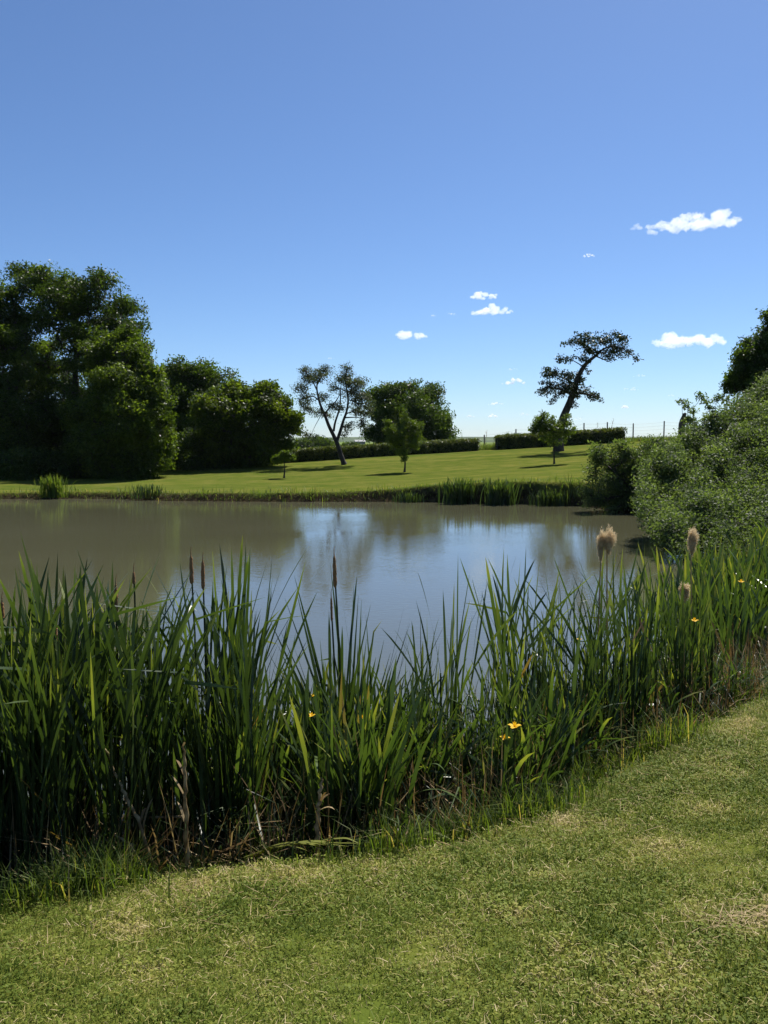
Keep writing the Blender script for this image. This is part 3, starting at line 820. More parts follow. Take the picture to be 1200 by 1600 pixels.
# ------------------------------------------------------------------ far things beyond the hedge
tree('copse_tree', 'wide dark tree far beyond the hedge, left of the old fruit tree trunk', 'tree', 150, (478, 708),
     [(470, 698, 16, 9, 0), (492, 693, 20, 9, 1), (508, 697, 18, 9, 0), (485, 702, 30, 8, -1), (455, 703, 12, 7, 0)], 'oak', 260, 60, .5, .34, .2, .3, group='trees far beyond the hedge', thick=5, rk=.03, step=1.0)
tree('copse_tree', 'small distant tree between the old trunk and the white roofed barn', 'tree', 170, (546, 704),
     [(546, 696, 9, 4, 0), (538, 699, 8, 4, 1), (553, 698, 7, 4, 0)], 'oak', 110, 50, .4, .34, .2, .2, group='trees far beyond the hedge', thick=4, rk=.03, step=1.0)
tree('copse_tree', 'distant rounded tree peeping past the chestnut at the hedge end', 'tree', 160, (450, 708),
     [(440, 703, 12, 5, 0), (452, 700, 9, 5, 1)], 'oak', 90, 50, .4, .34, .2, .2, group='trees far beyond the hedge', thick=4, rk=.03, step=1.0)
# barn
M['roof'] = plain_mat('pale_sheet_roof', (.20, .21, .22), (.28, .29, .30), 2, .6)
M['barn_wall'] = plain_mat('barn_boards', (.10, .10, .10), (.2, .2, .2), 3, .9)
bb = PY(562, 696.5, 420); zb = gz(bb[0], bb[1])
barn = empty('barn', (bb[0], bb[1], zb), R(12)); tag(barn, 'tiny far barn with pale roof beyond the long hedge', 'barn')
w2, l2, h2, hr = 2.5, 1.8, 1.4, 2.2
def box_mesh(name, mat, lo, hi):
    x0, y0, z0 = lo; x1, y1, z1 = hi
    v = [(x0, y0, z0), (x1, y0, z0), (x1, y1, z0), (x0, y1, z0), (x0, y0, z1), (x1, y0, z1), (x1, y1, z1), (x0, y1, z1)]
    f = [(0, 3, 2, 1), (4, 5, 6, 7), (0, 1, 5, 4), (1, 2, 6, 5), (2, 3, 7, 6), (3, 0, 4, 7)]
    me = bpy.data.meshes.new(name); me.from_pydata(v, [], f); me.materials.append(mat); return me
link('wall', box_mesh('wall', M['barn_wall'], (-w2, -l2, -.5), (w2, l2, h2)), barn)
me = bpy.data.meshes.new('roof')
e = .25
me.from_pydata([(-w2 - e, -l2 - e, h2 - .05), (w2 + e, -l2 - e, h2 - .05), (w2 + e, 0, hr), (-w2 - e, 0, hr), (-w2 - e, l2 + e, h2 - .05), (w2 + e, l2 + e, h2 - .05),
                (-w2 - e, -l2 - e, h2 + .05), (w2 + e, -l2 - e, h2 + .05), (w2 + e, 0, hr + .12), (-w2 - e, 0, hr + .12), (-w2 - e, l2 + e, h2 + .05), (w2 + e, l2 + e, h2 + .05)], [],
               [(6, 7, 8, 9), (9, 8, 11, 10), (1, 0, 3, 2), (2, 3, 4, 5), (0, 1, 7, 6), (5, 4, 10, 11), (1, 2, 8, 7), (2, 5, 11, 8), (3, 0, 6, 9), (4, 3, 9, 10)])
me.materials.append(M['roof']); link('roof', me, barn)

# ------------------------------------------------------------------ right hand side: dark tree and willows
tree('dark_tree', 'dark tree rising behind the willow at the right edge', 'tree', 32, (1215, 700),
     [(1205, 520, 22, 26, 0), (1222, 500, 26, 22, 0), (1190, 545, 26, 26, -.3), (1170, 565, 26, 20, 0), (1150, 582, 16, 12, 0), (1215, 570, 46, 40, 0), (1180, 595, 40, 24, -.3), (1240, 600, 60, 50, 0), (1150, 600, 20, 14, 0), (1220, 650, 60, 40, 0), (1200, 545, 36, 36, .3), (1180, 575, 34, 26, .2)],
     'oak', 1150, 60, .16, .11, .065, .25, thick=2, rk=.014, step=.4, outw=.6)
shrub('willow_bush', 'dark rounded willow bush overhanging the water at the far right bank', 'bush', 26, (985, 788),
      [(960, 745, 44, 40, 0), (990, 740, 50, 45, .3), (1030, 745, 40, 50, 1), (955, 775, 44, 24, -.2), (945, 715, 24, 24, .2), (990, 775, 40, 24, -.3), (1010, 705, 40, 25, .8), (970, 712, 24, 20, .3)],
      'willow', 520, 80, .13, .075, .04, 'willow bushes on the right bank', thick=1, oz=.2, tint=.35, zmin=.12, step=.3)
def willow_bank():
    n = 5200
    top = lambda x: np.interp(x, [1000, 1020, 1050, 1075, 1100, 1130, 1160, 1200, 1260, 1300], [730, 712, 690, 668, 655, 636, 615, 580, 555, 550])
    bot = lambda x: np.interp(x, [1000, 1010, 1040, 1075, 1120, 1180, 1300], [800, 812, 850, 876, 900, 920, 920])
    px = rng.uniform(1000, 1300, n * 2); py = rng.uniform(550, 925, n * 2)
    e = 26 * fbm(px / 24, py / 24, 3)
    k = (py > top(px) + e + 4) & (py < bot(px) + e); px, py = px[k][:n], py[k][:n]
    lump = fbm(px / 34, py / 34, 3)
    yy = 17.6 + (770 - py) * .030 - 2.8 * lump + np.abs(rng.normal(0, .42, len(px)))
    C = np.array([PY(a, b, c) for a, b, c in zip(px, py, yy)]); C = C[C[:, 2] > .1]
    O = unit(np.array([-.15, -.6, .75]) + rng.normal(0, .5, C.shape))
    b = PY(1180, 800, 19.5); b[2] = gz(b[0], b[1])
    nodes, par, rad = [b + np.array([0, 0, -.1])], [-1], [.09]
    for i in range(26):
        t = C[int(rng.integers(len(C)))]; t = t + (b - t) * .3 + np.array([0, .5, -.1]); prev = 0
        for q in (.15, .4, .7, 1):
            nodes.append(b + (t - b) * q + np.array([0, 0, .3 * math.sin(math.pi * q)])); par.append(prev); rad.append(.05 * (1 - .6 * q)); prev = len(nodes) - 1
    P, par, r, n0 = grow(nodes, par, rad, C[::4], step=.3, rk=.006, rmin=.004)
    root = empty('willow_bush', tuple(b)); tag(root, 'large sunlit willow bush filling the right edge above the irises', 'bush', 'willow bushes on the right bank')
    ib = np.array([i for i in range(len(P)) if par[i] >= 0])
    bag = Bag(); segments(bag, P[par[ib]], P[ib], np.minimum(r[par[ib]], r[ib] * 1.6), r[ib], 4)
    link('branches', bag.mesh('branches', M['bark'], True, b), root)
    bag = Bag(); tb = np.clip(.5 + .9 * fbm(C[:, 0] * 1.1, C[:, 2] * 1.1 + C[:, 1], 3) + rng.normal(0, .1, len(C)), 0, 1)
    v, q, t = leaves(C, O, 38, .11, .070, .032, .55, .7, .0, .9, tb); bag.add(v, q, None, t)
    link('foliage', bag.mesh('foliage', M['willow'], False, b), root)
willow_bank()
shrub('willow_bush', 'thin upright willow shoots above the bush against the sky', 'bush', 21, (1085, 760),
      [(1065, 625, 4, 4, 0), (1075, 635, 5, 5, .1), (1090, 618, 8, 7, 0), (1082, 640, 6, 6, 0), (1100, 628, 6, 5, .2), (1118, 625, 8, 8, .1), (1108, 640, 8, 6, 0), (1130, 625, 8, 8, .2), (1090, 655, 12, 9, 0), (1120, 655, 16, 14, 0), (1075, 655, 5, 6, 0), (1100, 690, 30, 30, 0), (1130, 690, 40, 30, .4)],
      'willow', 120, 30, .06, .075, .04, 'willow bushes on the right bank', thick=.6, step=.2, stems=9, rk=.003, rmin=.004, stem_r=.012)

# ------------------------------------------------------------------ blades
def blade(bag, base, az, lean, L, W, bend, roll=0.0, tint=.45, nseg=9, fold=None, tip=.12, twist=0.0, cat=False):
    s = np.linspace(0, 1, nseg + 1)
    th = lean + bend * s ** 2
    if fold: th = th + np.where(s > fold[0], fold[1], 0)
    ds = L / nseg
    h = np.concatenate([[0], np.cumsum(np.sin(th[:-1]) * ds)]); z = np.concatenate([[0], np.cumsum(np.cos(th[:-1]) * ds)])
    ca, sa = math.cos(az), math.sin(az)
    P = np.stack([base[0] + h * ca, base[1] + h * sa, base[2] + z], -1)
    T = np.stack([np.sin(th) * ca, np.sin(th) * sa, np.cos(th)], -1)
    S = np.array([-sa, ca, 0.0]); B = np.cross(T, S)
    rr = roll + twist * s
    D = S * np.cos(rr)[:, None] + B * np.sin(rr)[:, None]
    w = W * (np.interp(s, [0, .25, .6, .86, .96, 1], [.42, .66, 1, .92, .5, .04]) if cat else np.interp(s, [0, .15, .55, .84, .96, 1], [.7, .9, 1, .86, .42, .04])) * .5
    Vv = np.stack([P - D * w[:, None], P + D * w[:, None]], 1).reshape(-1, 3)
    i = np.arange(nseg) * 2
    q = np.stack([i, i + 1, i + 3, i + 2], -1)
    t = np.clip(tint + tip * np.interp(s, [0, .1, .7, 1], [.3, 0, .1, 1]) * 1.6, 0, .92 if tint < .9 else 1)
    bag.add(Vv, q, None, np.repeat(t, 2))

def path_blade(bag, pts, W, tint, tilt=0.3):
    pts = np.asarray(pts, float); n = len(pts)
    t = np.linspace(0, n - 1, 4 * (n - 1) + 1)
    P = np.stack([np.interp(t, range(n), pts[:, k]) for k in range(3)], -1)
    for _ in range(3): P[1:-1] = (P[:-2] + 2 * P[1:-1] + P[2:]) / 4
    T = unit(np.gradient(P, axis=0)); S = unit(np.cross(T, np.array([0, 0, 1.]) + 1e-3)); U = np.cross(S, T)
    D = S * math.cos(tilt) + U * math.sin(tilt)
    s = np.linspace(0, 1, len(P)); w = W * np.interp(s, [0, .2, .7, 1], [.8, 1, .8, .06]) * .5
    Vv = np.stack([P - D * w[:, None], P + D * w[:, None]], 1).reshape(-1, 3)
    i = np.arange(len(P) - 1) * 2
    bag.add(Vv, np.stack([i, i + 1, i + 3, i + 2], -1), None, tint)

def cattail_leaves(bag, n, h, spread=.05, lean=(.02, .2), w=(.012, .019), tint=.42, base=(0, 0, 0), broken=.10, azc=None):
    fan = rng.uniform(0, math.pi); tilt = rng.normal(0, .07, 2)
    for i in range(n):
        az = (fan + (math.pi if i % 2 else 0) + rng.normal(0, .45)) if azc is None else azc + rng.normal(0, .9)
        L = h * rng.uniform(.68, 1.04); z0 = 0.0; ln = rng.uniform(*lean)
        b = np.array(base) + np.array([rng.normal(0, spread), rng.normal(0, spread), 0])
        if i % 5 >= 2:
            z0 = h * rng.uniform(.12, .58); L = (h - z0) * rng.uniform(.62, 1.1); ln = rng.uniform(.08, .50)
            b = np.array(base) + np.array([rng.normal(0, .012) + tilt[0] * z0, rng.normal(0, .012) + tilt[1] * z0, z0])
        f = (rng.uniform(.55, .88), rng.uniform(.6, 1.9)) if rng.random() < broken else None
        tn = np.clip(rng.normal(tint, .15), 0, .8)
        if rng.random() < .07: tn = rng.uniform(.96, 1.0); L *= rng.uniform(.3, .55) / max(1, z0 / h * 2); ln = rng.uniform(.3, 1.0)
        blade(bag, b, az, ln, L, rng.uniform(*w), rng.uniform(-.15, .45), rng.uniform(-1.0, 1.0), tn, 10, f, rng.choice([.05, .2, .32]), rng.uniform(-1.2, 1.2), True)

def make_cattail(h, n, **kw):
    root = empty('cattail_plant', (0, 0, 0))
    bag = Bag(); cattail_leaves(bag, n, h, **kw)
    link('foliage', bag.mesh('foliage', M['reed'], True), root)
    bag = Bag()
    for k in range(2):
        a = rng.normal(0, .03, 2)
        tube(bag, [(a[0], a[1], -.1), (a[0] * 1.2, a[1], .25), (a[0] * 1.5, a[1] * 1.3, h * .55)], [.013, .011, .004], 6, .35)
    link('stem', bag.mesh('stem', M['reed'], True), root)
    return root

def iris_leaves(bag, n, h, bend=(.15, 1.2), w=(.018, .030), spread=.06, tint=.45, broken=.08, lean=(.03, .34)):
    for i in range(n):
        b = np.array([rng.normal(0, spread), rng.normal(0, spread), -.02])
        f = (rng.uniform(.55, .85), rng.uniform(.8, 1.8)) if rng.random() < broken else None
        blade(bag, b, rng.uniform(0, 2 * math.pi), rng.uniform(*lean), h * rng.uniform(.65, 1.1), rng.uniform(*w), rng.uniform(*bend) * rng.random(), rng.uniform(-.7, .7), np.clip(rng.normal(tint, .15), 0, 1), 10, f, rng.choice([.03, .1, .35]), rng.uniform(-.6, .6))
def make_iris(h, n, **kw):
    bag = Bag(); iris_leaves(bag, n, h, **kw)
    return link('iris_plant', bag.mesh('iris_plant', M['iris'], True))

# the near margin: positions by distance along the shore and out into the water
EDGE = np.array([(-6, 2.45), (-3.4, 2.75), (-1.85, 3.3), (-1.3, 3.42), (-1.0, 3.62), (-.6, 3.74), (-.24, 3.78), (.12, 3.88), (.51, 4.02), (.86, 4.33), (1.24, 4.77), (1.59, 5.03), (1.99, 5.28), (2.43, 5.62), (2.9, 6.0), (3.6, 6.75), (4.5, 8.3)])
_es = np.concatenate([[0], np.cumsum(np.linalg.norm(np.diff(EDGE, axis=0), axis=1))])
def on_edge(s, off):
    x = np.interp(s, _es, EDGE[:, 0]); y = np.interp(s, _es, EDGE[:, 1])
    e = .15; dx = np.interp(s + e, _es, EDGE[:, 0]) - np.interp(s - e, _es, EDGE[:, 0]); dy = np.interp(s + e, _es, EDGE[:, 1]) - np.interp(s - e, _es, EDGE[:, 1])
    l = math.hypot(dx, dy) + 1e-9
    return x - dy / l * off, y + dx / l * off
def s_at_x(x): return float(np.interp(x, EDGE[:, 0], _es))

def put(protos, used, x, y, s=1.0, dz=0.0, label=None, cat=None, group=None, rz=None):
    k = int(rng.integers(len(protos)))
    z = max(gz(x, y), -.12) + dz
    rz = rng.uniform(0, 6.28) if rz is None else rz
    if k not in used:
        used.add(k); o = protos[k]; o.location = (x, y, z); o.rotation_euler = (0, 0, rz); o.scale = (s, s, s)
    else:
        o = copy_thing(protos[k], (x, y, z), rz, s)
    tag(o, label, cat, group)
    return o

# tall cattails at the left
tallp = [make_cattail(1.85, 14, w=(.017, .027), lean=(.02, .30), spread=.06, tint=.42) for _ in range(9)]; used = set()
for i in range(165):
    s = rng.uniform(s_at_x(-3.6), s_at_x(-.55)); off = .18 + 1.25 * rng.random() ** 1.1
    x, y = on_edge(s, off)
    if fbm(np.array([x * 2.1]), np.array([y * 2.1]), 2)[0] < -.12: continue
    sc_ = rng.uniform(.62, 1.0) * (1.0 if x < -.8 else .80)
    put(tallp, used, x, y, sc_, -.03, 'tall leafy cattail without a spike in the dense dark bed at left', 'cattail', 'tall cattails in the left bed')
# slimmer cattails at the right
slim = [make_cattail(1.35, 11, w=(.010, .019), lean=(.01, .2), tint=.5) for _ in range(7)]; used = set()
for i in range(75):
    s = rng.uniform(s_at_x(.95), s_at_x(2.75)); off = .2 + 1.0 * rng.random()
    x, y = on_edge(s, off)
    put(slim, used, x, y, rng.choice([.6, .75, .9, 1.1]) * rng.uniform(.9, 1.1), -.02, 'slim cattail without a spike in the sparse clump at right of the near bank', 'cattail', 'slim cattails in the right clump')
# irises: between, at the centre right and the far right
irp = [make_iris(1.0, 13) for _ in range(8)]; used = set()
for i in range(62):
    s = rng.uniform(s_at_x(-.85), s_at_x(.2)); x, y = on_edge(s, .25 + 1.0 * rng.random())
    put(irp, used, x, y, rng.uniform(.72, 1.02), 0, 'upright iris plant in the low green stretch left of the fan of tall cattails', 'iris', 'upright irises on the near bank')
arp = [make_iris(1.05, 14, bend=(.5, 2.0), w=(.018, .030), lean=(.05, .45)) for _ in range(7)]; used = set()
for i in range(85):
    s = rng.uniform(s_at_x(.22), s_at_x(1.35)); off = .18 + .95 * rng.random(); x, y = on_edge(s, off)
    if x < .5 and off < .55: continue
    if fbm(np.array([x * 2.4 + 3]), np.array([y * 2.4]), 2)[0] < -.08: continue
    put(arp, used, x, y, rng.uniform(.55, .95), 0, 'arching iris plant in the thick clump right of the fan of tall cattails', 'iris', 'arching irises on the near bank')
for i in range(36):
    s = rng.uniform(s_at_x(1.3), s_at_x(3.0)); x, y = on_edge(s, .15 + .7 * rng.random())
    put(arp, used, x, y, rng.uniform(.5, .8), 0, 'low iris plant at the foot of the slim cattails on the right', 'iris', 'low irises under the right cattails')
frp = [make_iris(1.12, 15, bend=(.3, 1.3), w=(.022, .034), lean=(.03, .38), tint=.55) for _ in range(6)]; used = set()
for i in range(120):
    x = rng.uniform(3.1, 7.0); y = 7.2 + (x - 3.1) * .85 + rng.uniform(0, 2.6)
    if x < 3.6 and y > 9.2: continue
    put(frp, used, x, y, rng.uniform(.85, 1.1), 0, 'bright iris plant in the bed between the willow and the right lawn edge', 'iris', 'bright irises below the willow')

# ------------------------------------------------------------------ single plants one can point at
def spiked(px, py, y, lpx, label, lean=0.0, r=.0115, leaves_n=9, h_leaf=None, tipl=.05):
    """a cattail with a brown spike; px,py the middle of its spike"""
    c = PY(px, py, y); L = lpx * y / F
    bx, by = c[0] - lean, y - .05
    zb = max(gz(bx, by), -.1)
    b = np.array([bx, by, zb])
    root = empty('cattail_plant', tuple(b)); tag(root, label, 'cattail', 'cattails with brown spikes')
    d = unit(c - b)
    bag = Bag(); k = 8
    pts = [b + (c - d * L * .45 - b) * t + np.array([.012 * math.sin(3 * t), 0, 0]) for t in np.linspace(0, 1, k)]
    tube(bag, np.array(pts) - b, np.linspace(.011, .0045, k), 6, .3)
    link('stem', bag.mesh('stem', M['reed'], True), root)
    bag = Bag(); t = np.linspace(0, 1, 22)
    rr = r * np.interp(t, [0, .06, .12, .55, .9, 1], [.3, .85, 1, .95, .7, .15]) * (1 + .22 * (rng.random(22) - .5))
    pts = np.array([c - d * L * .5 + d * L * q for q in t]) - b
    tube(bag, pts, rr, 9, .5, noise=.25)
    tube(bag, [pts[-1] - d * .004, pts[-1] + d * tipl * .5, pts[-1] + d * tipl + np.array([.004, 0, 0])], [.003, .002, .001], 5)
    link('seed_spike', bag.mesh('seed_spike', M['spike'], True), root)
    bag = Bag(); H = h_leaf or (c[2] - b[2]) * .98
    cattail_leaves(bag, leaves_n, H, spread=.03, lean=(.03, .22), w=(.012, .019), broken=.12)
    link('foliage', bag.mesh('foliage', M['reed'], True), root)
    return root
spiked(299, 890, 4.55, 46, 'left one of the twin brown cattail spikes left of the open water', -.03)
spiked(317, 898, 4.65, 46, 'right one of the twin brown cattail spikes left of the open water', .0)
spiked(523, 893, 4.7, 52, 'tallest brown cattail spike standing alone against the middle of the pond', -.05, r=.012, leaves_n=4)
spiked(518, 952, 4.85, 40, 'thin dark cattail spike just below the lone tallest spike', -.03, r=.0075, leaves_n=4)
spiked(209, 903, 4.6, 20, 'short reddish cattail spike tip left of the twin spikes', 0, r=.009)
spiked(181, 935, 4.5, 48, 'reddish cattail spike half hidden in leaves in the left bed', .02)
spiked(86, 985, 4.3, 42, 'reddish cattail spike low in the dense leaves of the left bed', -.01)
spiked(3, 955, 4.2, 32, 'reddish cattail spike at the left edge of the picture', .02)

# fan of tall leaves in the middle, each traced leaf with its own lean
b = PZ(556, 1285, -.05); b = np.array([b[0], b[1], -.06])
root = empty('cattail_plant', tuple(b)); tag(root, 'tall fan of dark cattail leaves rising from one base at the middle of the bank', 'cattail')
bag = Bag()
for (tx, ty, dy, W) in [(460, 900, .1, .017), (445, 935, 0, .018), (516, 880, .2, .012), (553, 912, .2, .017), (560, 930, 0, .015), (579, 945, .1, .012), (585, 985, -.1, .017), (566, 960, .15, .014), (475, 980, -.1, .018), (500, 1000, .1, .015), (535, 940, -.1, .016),
                        (600, 1000, .1, .014), (632, 945, .3, .012), (640, 975, .2, .014), (645, 985, .3, .012), (422, 970, -.2, .016), (435, 1010, .1, .016), (610, 1020, 0, .016), (690, 975, .3, .012), (660, 1010, .2, .014), (545, 1000, 0, .018), (520, 1010, -.1, .018), (575, 1030, 0, .018)]:
  tip_ = PY(tx, ty, 4.75 + dy)
  for rep_ in range(2):
    if rep_: tip_ = tip_ + np.array([rng.normal(0, .05), rng.normal(0, .12), -abs(rng.normal(.05, .12))])
    st = b + np.array([rng.normal(0, .045) + (tx - 556) / 1200, rng.normal(0, .06), 0])
    mid = st + (tip_ - st) * .5 + np.array([(st[0] - tip_[0]) * .16, 0, .03])
    path_blade(bag, np.array([st, st + (mid - st) * .5 + np.array([(st[0] - tip_[0]) * .05, 0, .02]), mid, mid + (tip_ - mid) * .5, tip_]) - b, W * 1.35, np.clip(rng.normal(.4, .12), 0, 1), rng.uniform(.6, 1.6))
link('foliage', bag.mesh('foliage', M['reed'], True), root)

def fluffy(px, py, y, wpx, hpx, label, lean=0.0, second=None, seed=0):
    c = PY(px, py, y); k = y / F
    b = np.array([c[0] - lean, y, max(gz(c[0] - lean, y), -.1)])
    root = empty('cattail_plant', tuple(b)); tag(root, label, 'cattail', 'cattails with burst woolly heads')
    bag = Bag(); pts = [b + (c - b) * t + np.array([.015 * math.sin(4 * t), 0, 0]) for t in np.linspace(0, 1, 8)]
    tube(bag, np.array(pts) - b, np.linspace(.009, .0045, 8), 6, .9)
    link('stem', bag.mesh('stem', M['dead'], True), root)
    heads = [(px, py, wpx, hpx)] + ([second] if second else [])
    for hx, hy, hw, hh in heads:
        cc = PY(hx, hy, y); a = hw * k / 2; h = hh * k / 2
        bag = Bag(); n = 5200
        d = unit(rng.normal(size=(n, 3)))
        # lumps, ragged at the top
        top = d[:, 2]
        rad = 1 + .35 * np.sin(5 * d[:, 0] + seed) * np.cos(4 * d[:, 2] + 2 * seed) + .22 * np.sin(9 * d[:, 1] + 7 * d[:, 2])
        sc_ = np.stack([a * (.72 + .35 * top), a * (.72 + .35 * top), np.full(n, h)], -1)
        p = cc + d * sc_ * (rad * rng.uniform(.35, 1.0, n) ** .5)[:, None]
        dirs = unit(d + rng.normal(0, .7, (n, 3)) + np.array([0, 0, .1])); ln = rng.uniform(.006, .016, n)[:, None]
        s_ = unit(np.cross(dirs, rng.normal(size=(n, 3)))) * rng.uniform(.0006, .0016, n)[:, None]
        Vv = np.stack([p - s_, p + s_, p + dirs * ln + s_ * .3, p + dirs * ln - s_ * .3], 1).reshape(-1, 3)
        bag.add(Vv - b, np.arange(n * 4).reshape(n, 4), None, np.repeat(np.clip(rng.normal(.55, .22, n), 0, 1), 4))
        # dense core
        t = np.linspace(0, 1, 12)
        tube(bag, np.array([cc + np.array([0, 0, -h * .92 + 1.8 * h * q]) for q in t]) - b, a * .52 * np.sin(np.pi * (.06 + .88 * t)) + .002, 10, .5, noise=.4)
        link('seed_head', bag.mesh('seed_head', M['fluff'], False), root)
    if second:
        bag = Bag(); tip_ = PY(second[0], second[1], y)
        st = b + np.array([-.04, .02, 0])
        tube(bag, np.array([st + (tip_ - st) * t for t in np.linspace(0, 1, 6)]) - b, np.linspace(.008, .004, 6), 6, .8)
        link('stem', bag.mesh('stem', M['dead'], True), root)
    bag = Bag(); cattail_leaves(bag, 6, (c[2] - b[2]) * .85, w=(.009, .014))
    link('foliage', bag.mesh('foliage', M['reed'], True), root)
fluffy(951, 847, 5.9, 22, 38, 'pair of pale woolly cattail heads against the water at right', .02, (939, 855, 13, 44), 1.0)
fluffy(1082, 846, 6.3, 17, 40, 'pale pointed woolly cattail head in front of the bright irises', .0, None, 2.3)
fluffy(1070, 925, 6.0, 17, 26, 'small pale woolly cattail head low among the leaves at right', .01, None, 4.1)

# yellow irises in flower
def flower(px, py, y, label, n=1, s=1.0):
    c = PY(px, py, y); b = np.array([c[0] + rng.normal(0, .04), y + .02, max(gz(c[0], y), -.1)])
    root = empty('iris_plant', tuple(b)); tag(root, label, 'iris', 'irises with yellow flowers')
    bag = Bag(); tube(bag, np.array([b + (c - b) * t for t in np.linspace(0, 1, 6)]) - b, np.linspace(.007, .004, 6), 6, .5)
    link('stem', bag.mesh('stem', M['iris'], True), root)
    for j in range(n):
        cc = c + (np.array([0, 0, 0]) if j == 0 else np.array([rng.uniform(-.04, .04), .01, -.045 * j]))
        bag = Bag()
        for q in range(3):
            az = q * 2.094 + rng.uniform(0, .4)
            blade(bag, cc - b, az, 1.0, .042 * s, .024 * s, 1.6, 0, .5, 6, None, 0)
            blade(bag, cc - b, az + 1.0, .25, .032 * s, .012 * s, .4, 0, .8, 4, None, 0)
        link('flower', bag.mesh('flower', M['petal'], True), root)
    bag = Bag(); iris_leaves(bag, 7, max(.4, (c[2] - b[2]) * 1.05))
    link('foliage', bag.mesh('foliage', M['iris'], True), root)
flower(804, 1137, 4.35, 'iris with the largest yellow flower in the clump right of centre', 1, 1.15)
flower(788, 1155, 4.4, 'iris with a fading yellow flower just below the largest yellow flower', 1, .9)
flower(487, 1119, 4.3, 'iris with a small yellow flower left of the cattail fan', 1, .7)
flower(566, 1123, 4.4, 'iris with a small yellow flower just right of the cattail fan stems', 1, .7)
flower(347, 1062, 4.5, 'iris with a yellow flower below the twin brown spikes', 2, .7)
flower(488, 1088, 4.7, 'iris with a pale yellow flower above the small one left of the fan', 1, .6)
flower(1085, 971, 5.9, 'iris with a yellow flower under the small woolly cattail head', 1, 1.0)
flower(1158, 910, 7.4, 'iris with a single yellow flower in the bright bed at far right', 1, 1.0)
flower(905, 1000, 5.3, 'iris with yellowed seed stems amid the slim cattails', 1, .6)

# arching pale leaves, fallen leaves and dead stalks
def leaf_thing(name, label, cat, paths, W, mat, tint, group=None, tilt=.2):
    P0 = np.array(paths[0][0]); root_o = P0
    bag = Bag()
    for pth in paths: path_blade(bag, np.array(pth) - root_o, W * rng.uniform(.8, 1.2), tint, tilt * rng.uniform(.4, 1.5))
    o = link(name, bag.mesh(name, M[mat], True)); o.location = tuple(root_o); tag(o, label, cat, group); return o
leaf_thing('bent_leaf', 'long pale iris leaf arching down to the grass right of centre', 'leaf', [[PY(636, 1248, 4.02), PY(660, 1234, 3.98), PY(690, 1232, 3.95), PY(718, 1248, 3.94), PY(738, 1272, 3.93), PY(750, 1290, 3.93)]], .020, 'iris', .8)
leaf_thing('bent_leaf', 'pale iris leaf curled over the dark gap above the long arching leaf', 'leaf', [[PY(640, 1215, 4.1), PY(660, 1197, 4.05), PY(682, 1191, 4.02), PY(695, 1203, 4.0), PY(698, 1215, 4.0)]], .017, 'iris', .7)
leaf_thing('bent_leaf', 'broad pale leaf lying in an arch on the lawn edge below the clump', 'leaf', [[PY(622, 1315, 3.86), PY(650, 1302, 3.84), PY(680, 1299, 3.82), PY(706, 1312, 3.78)]], .026, 'iris', .85)
paths = []
for (a, b_, W_) in [((372, 1288), (560, 1338), 0), ((385, 1296), (520, 1330), 0), ((400, 1292), (480, 1328), 0), ((380, 1284), (545, 1326), 0), ((420, 1300), (505, 1322), 0), ((470, 1310), (562, 1334), 0)]:
    A = PZ(*a, .36); Bp = PZ(*b_, .36)
    pts = []
    for t in np.linspace(0, 1, 6):
        q = A + (Bp - A) * t; q[2] = gz(q[0], q[1]) + .09 + .05 * math.sin(math.pi * t) + rng.uniform(0, .015); pts.append(q)
    paths.append(pts)
leaf_thing('fallen_leaves', 'bundle of flattened green reed leaves lying across the bank edge at left of centre', 'leaves', paths, .030, 'iris', .9, tilt=.15)

def dead_stalk(label, pts, r):
    pts = np.array(pts); b = pts[0].copy()
    bag = Bag(); n = 30
    t = np.linspace(0, 1, n); src = np.linspace(0, 1, len(pts))
    P = np.stack([np.interp(t, src, pts[:, k]) for k in range(3)], -1) - b
    P[:, 0] += .004 * rng.normal(size=n)
    tube(bag, P, r * np.interp(t, [0, .5, 1], [1.2, 1, .5]) * (1 + .2 * (rng.random(n) - .5)), 8, np.clip(.7 + .3 * np.repeat(rng.normal(size=n), 8), 0, 1), noise=.3)
    for i in range(3):
        q = P[int(rng.integers(3, n - 2))]
        blade(bag, q, rng.uniform(0, 6.28), rng.uniform(.3, 1.2), rng.uniform(.06, .16), .012, rng.uniform(.5, 2), 0, rng.uniform(.4, 1), 5, None, 0)
    o = link('dead_stalk', bag.mesh('dead_stalk', M['dead'], True)); o.location = tuple(b)
    tag(o, label, 'stalk', 'dead brown cattail stalks')
def ZG(px, py):
    q = PZ(px, py, .3); q[2] = gz(q[0], q[1]); return q
g0 = ZG(292, 1335)
dead_stalk('thick tan upright dead stalk in front of the left reed bed', [g0, PY(290, 1260, g0[1]), PY(287, 1160, g0[1] + .02)], .010)
g0 = ZG(252, 1338)
dead_stalk('long tan dead stalk leaning up to the left over the dark gap', [g0, PY(215, 1280, g0[1] + .05), PY(185, 1220, g0[1] + .1), PY(165, 1168, g0[1] + .15)], .008)
g0 = ZG(244, 1343)
dead_stalk('dead stalk lying low beneath the long leaning stalk', [g0, PY(205, 1322, g0[1] + .05), PY(175, 1300, g0[1] + .1)], .009)
g0 = ZG(495, 1320)
dead_stalk('reddish brown dead stalk at the foot of the bank left of the fan', [g0, PY(497, 1270, g0[1] + .05), PY(503, 1215, g0[1] + .1)], .011)
g0 = ZG(330, 1300)
dead_stalk('pale dead stalk lying level in the dark gap of the left reed bed', [PY(285, 1276, 3.85), PY(240, 1277, 3.9), PY(195, 1278, 3.95)], .006)

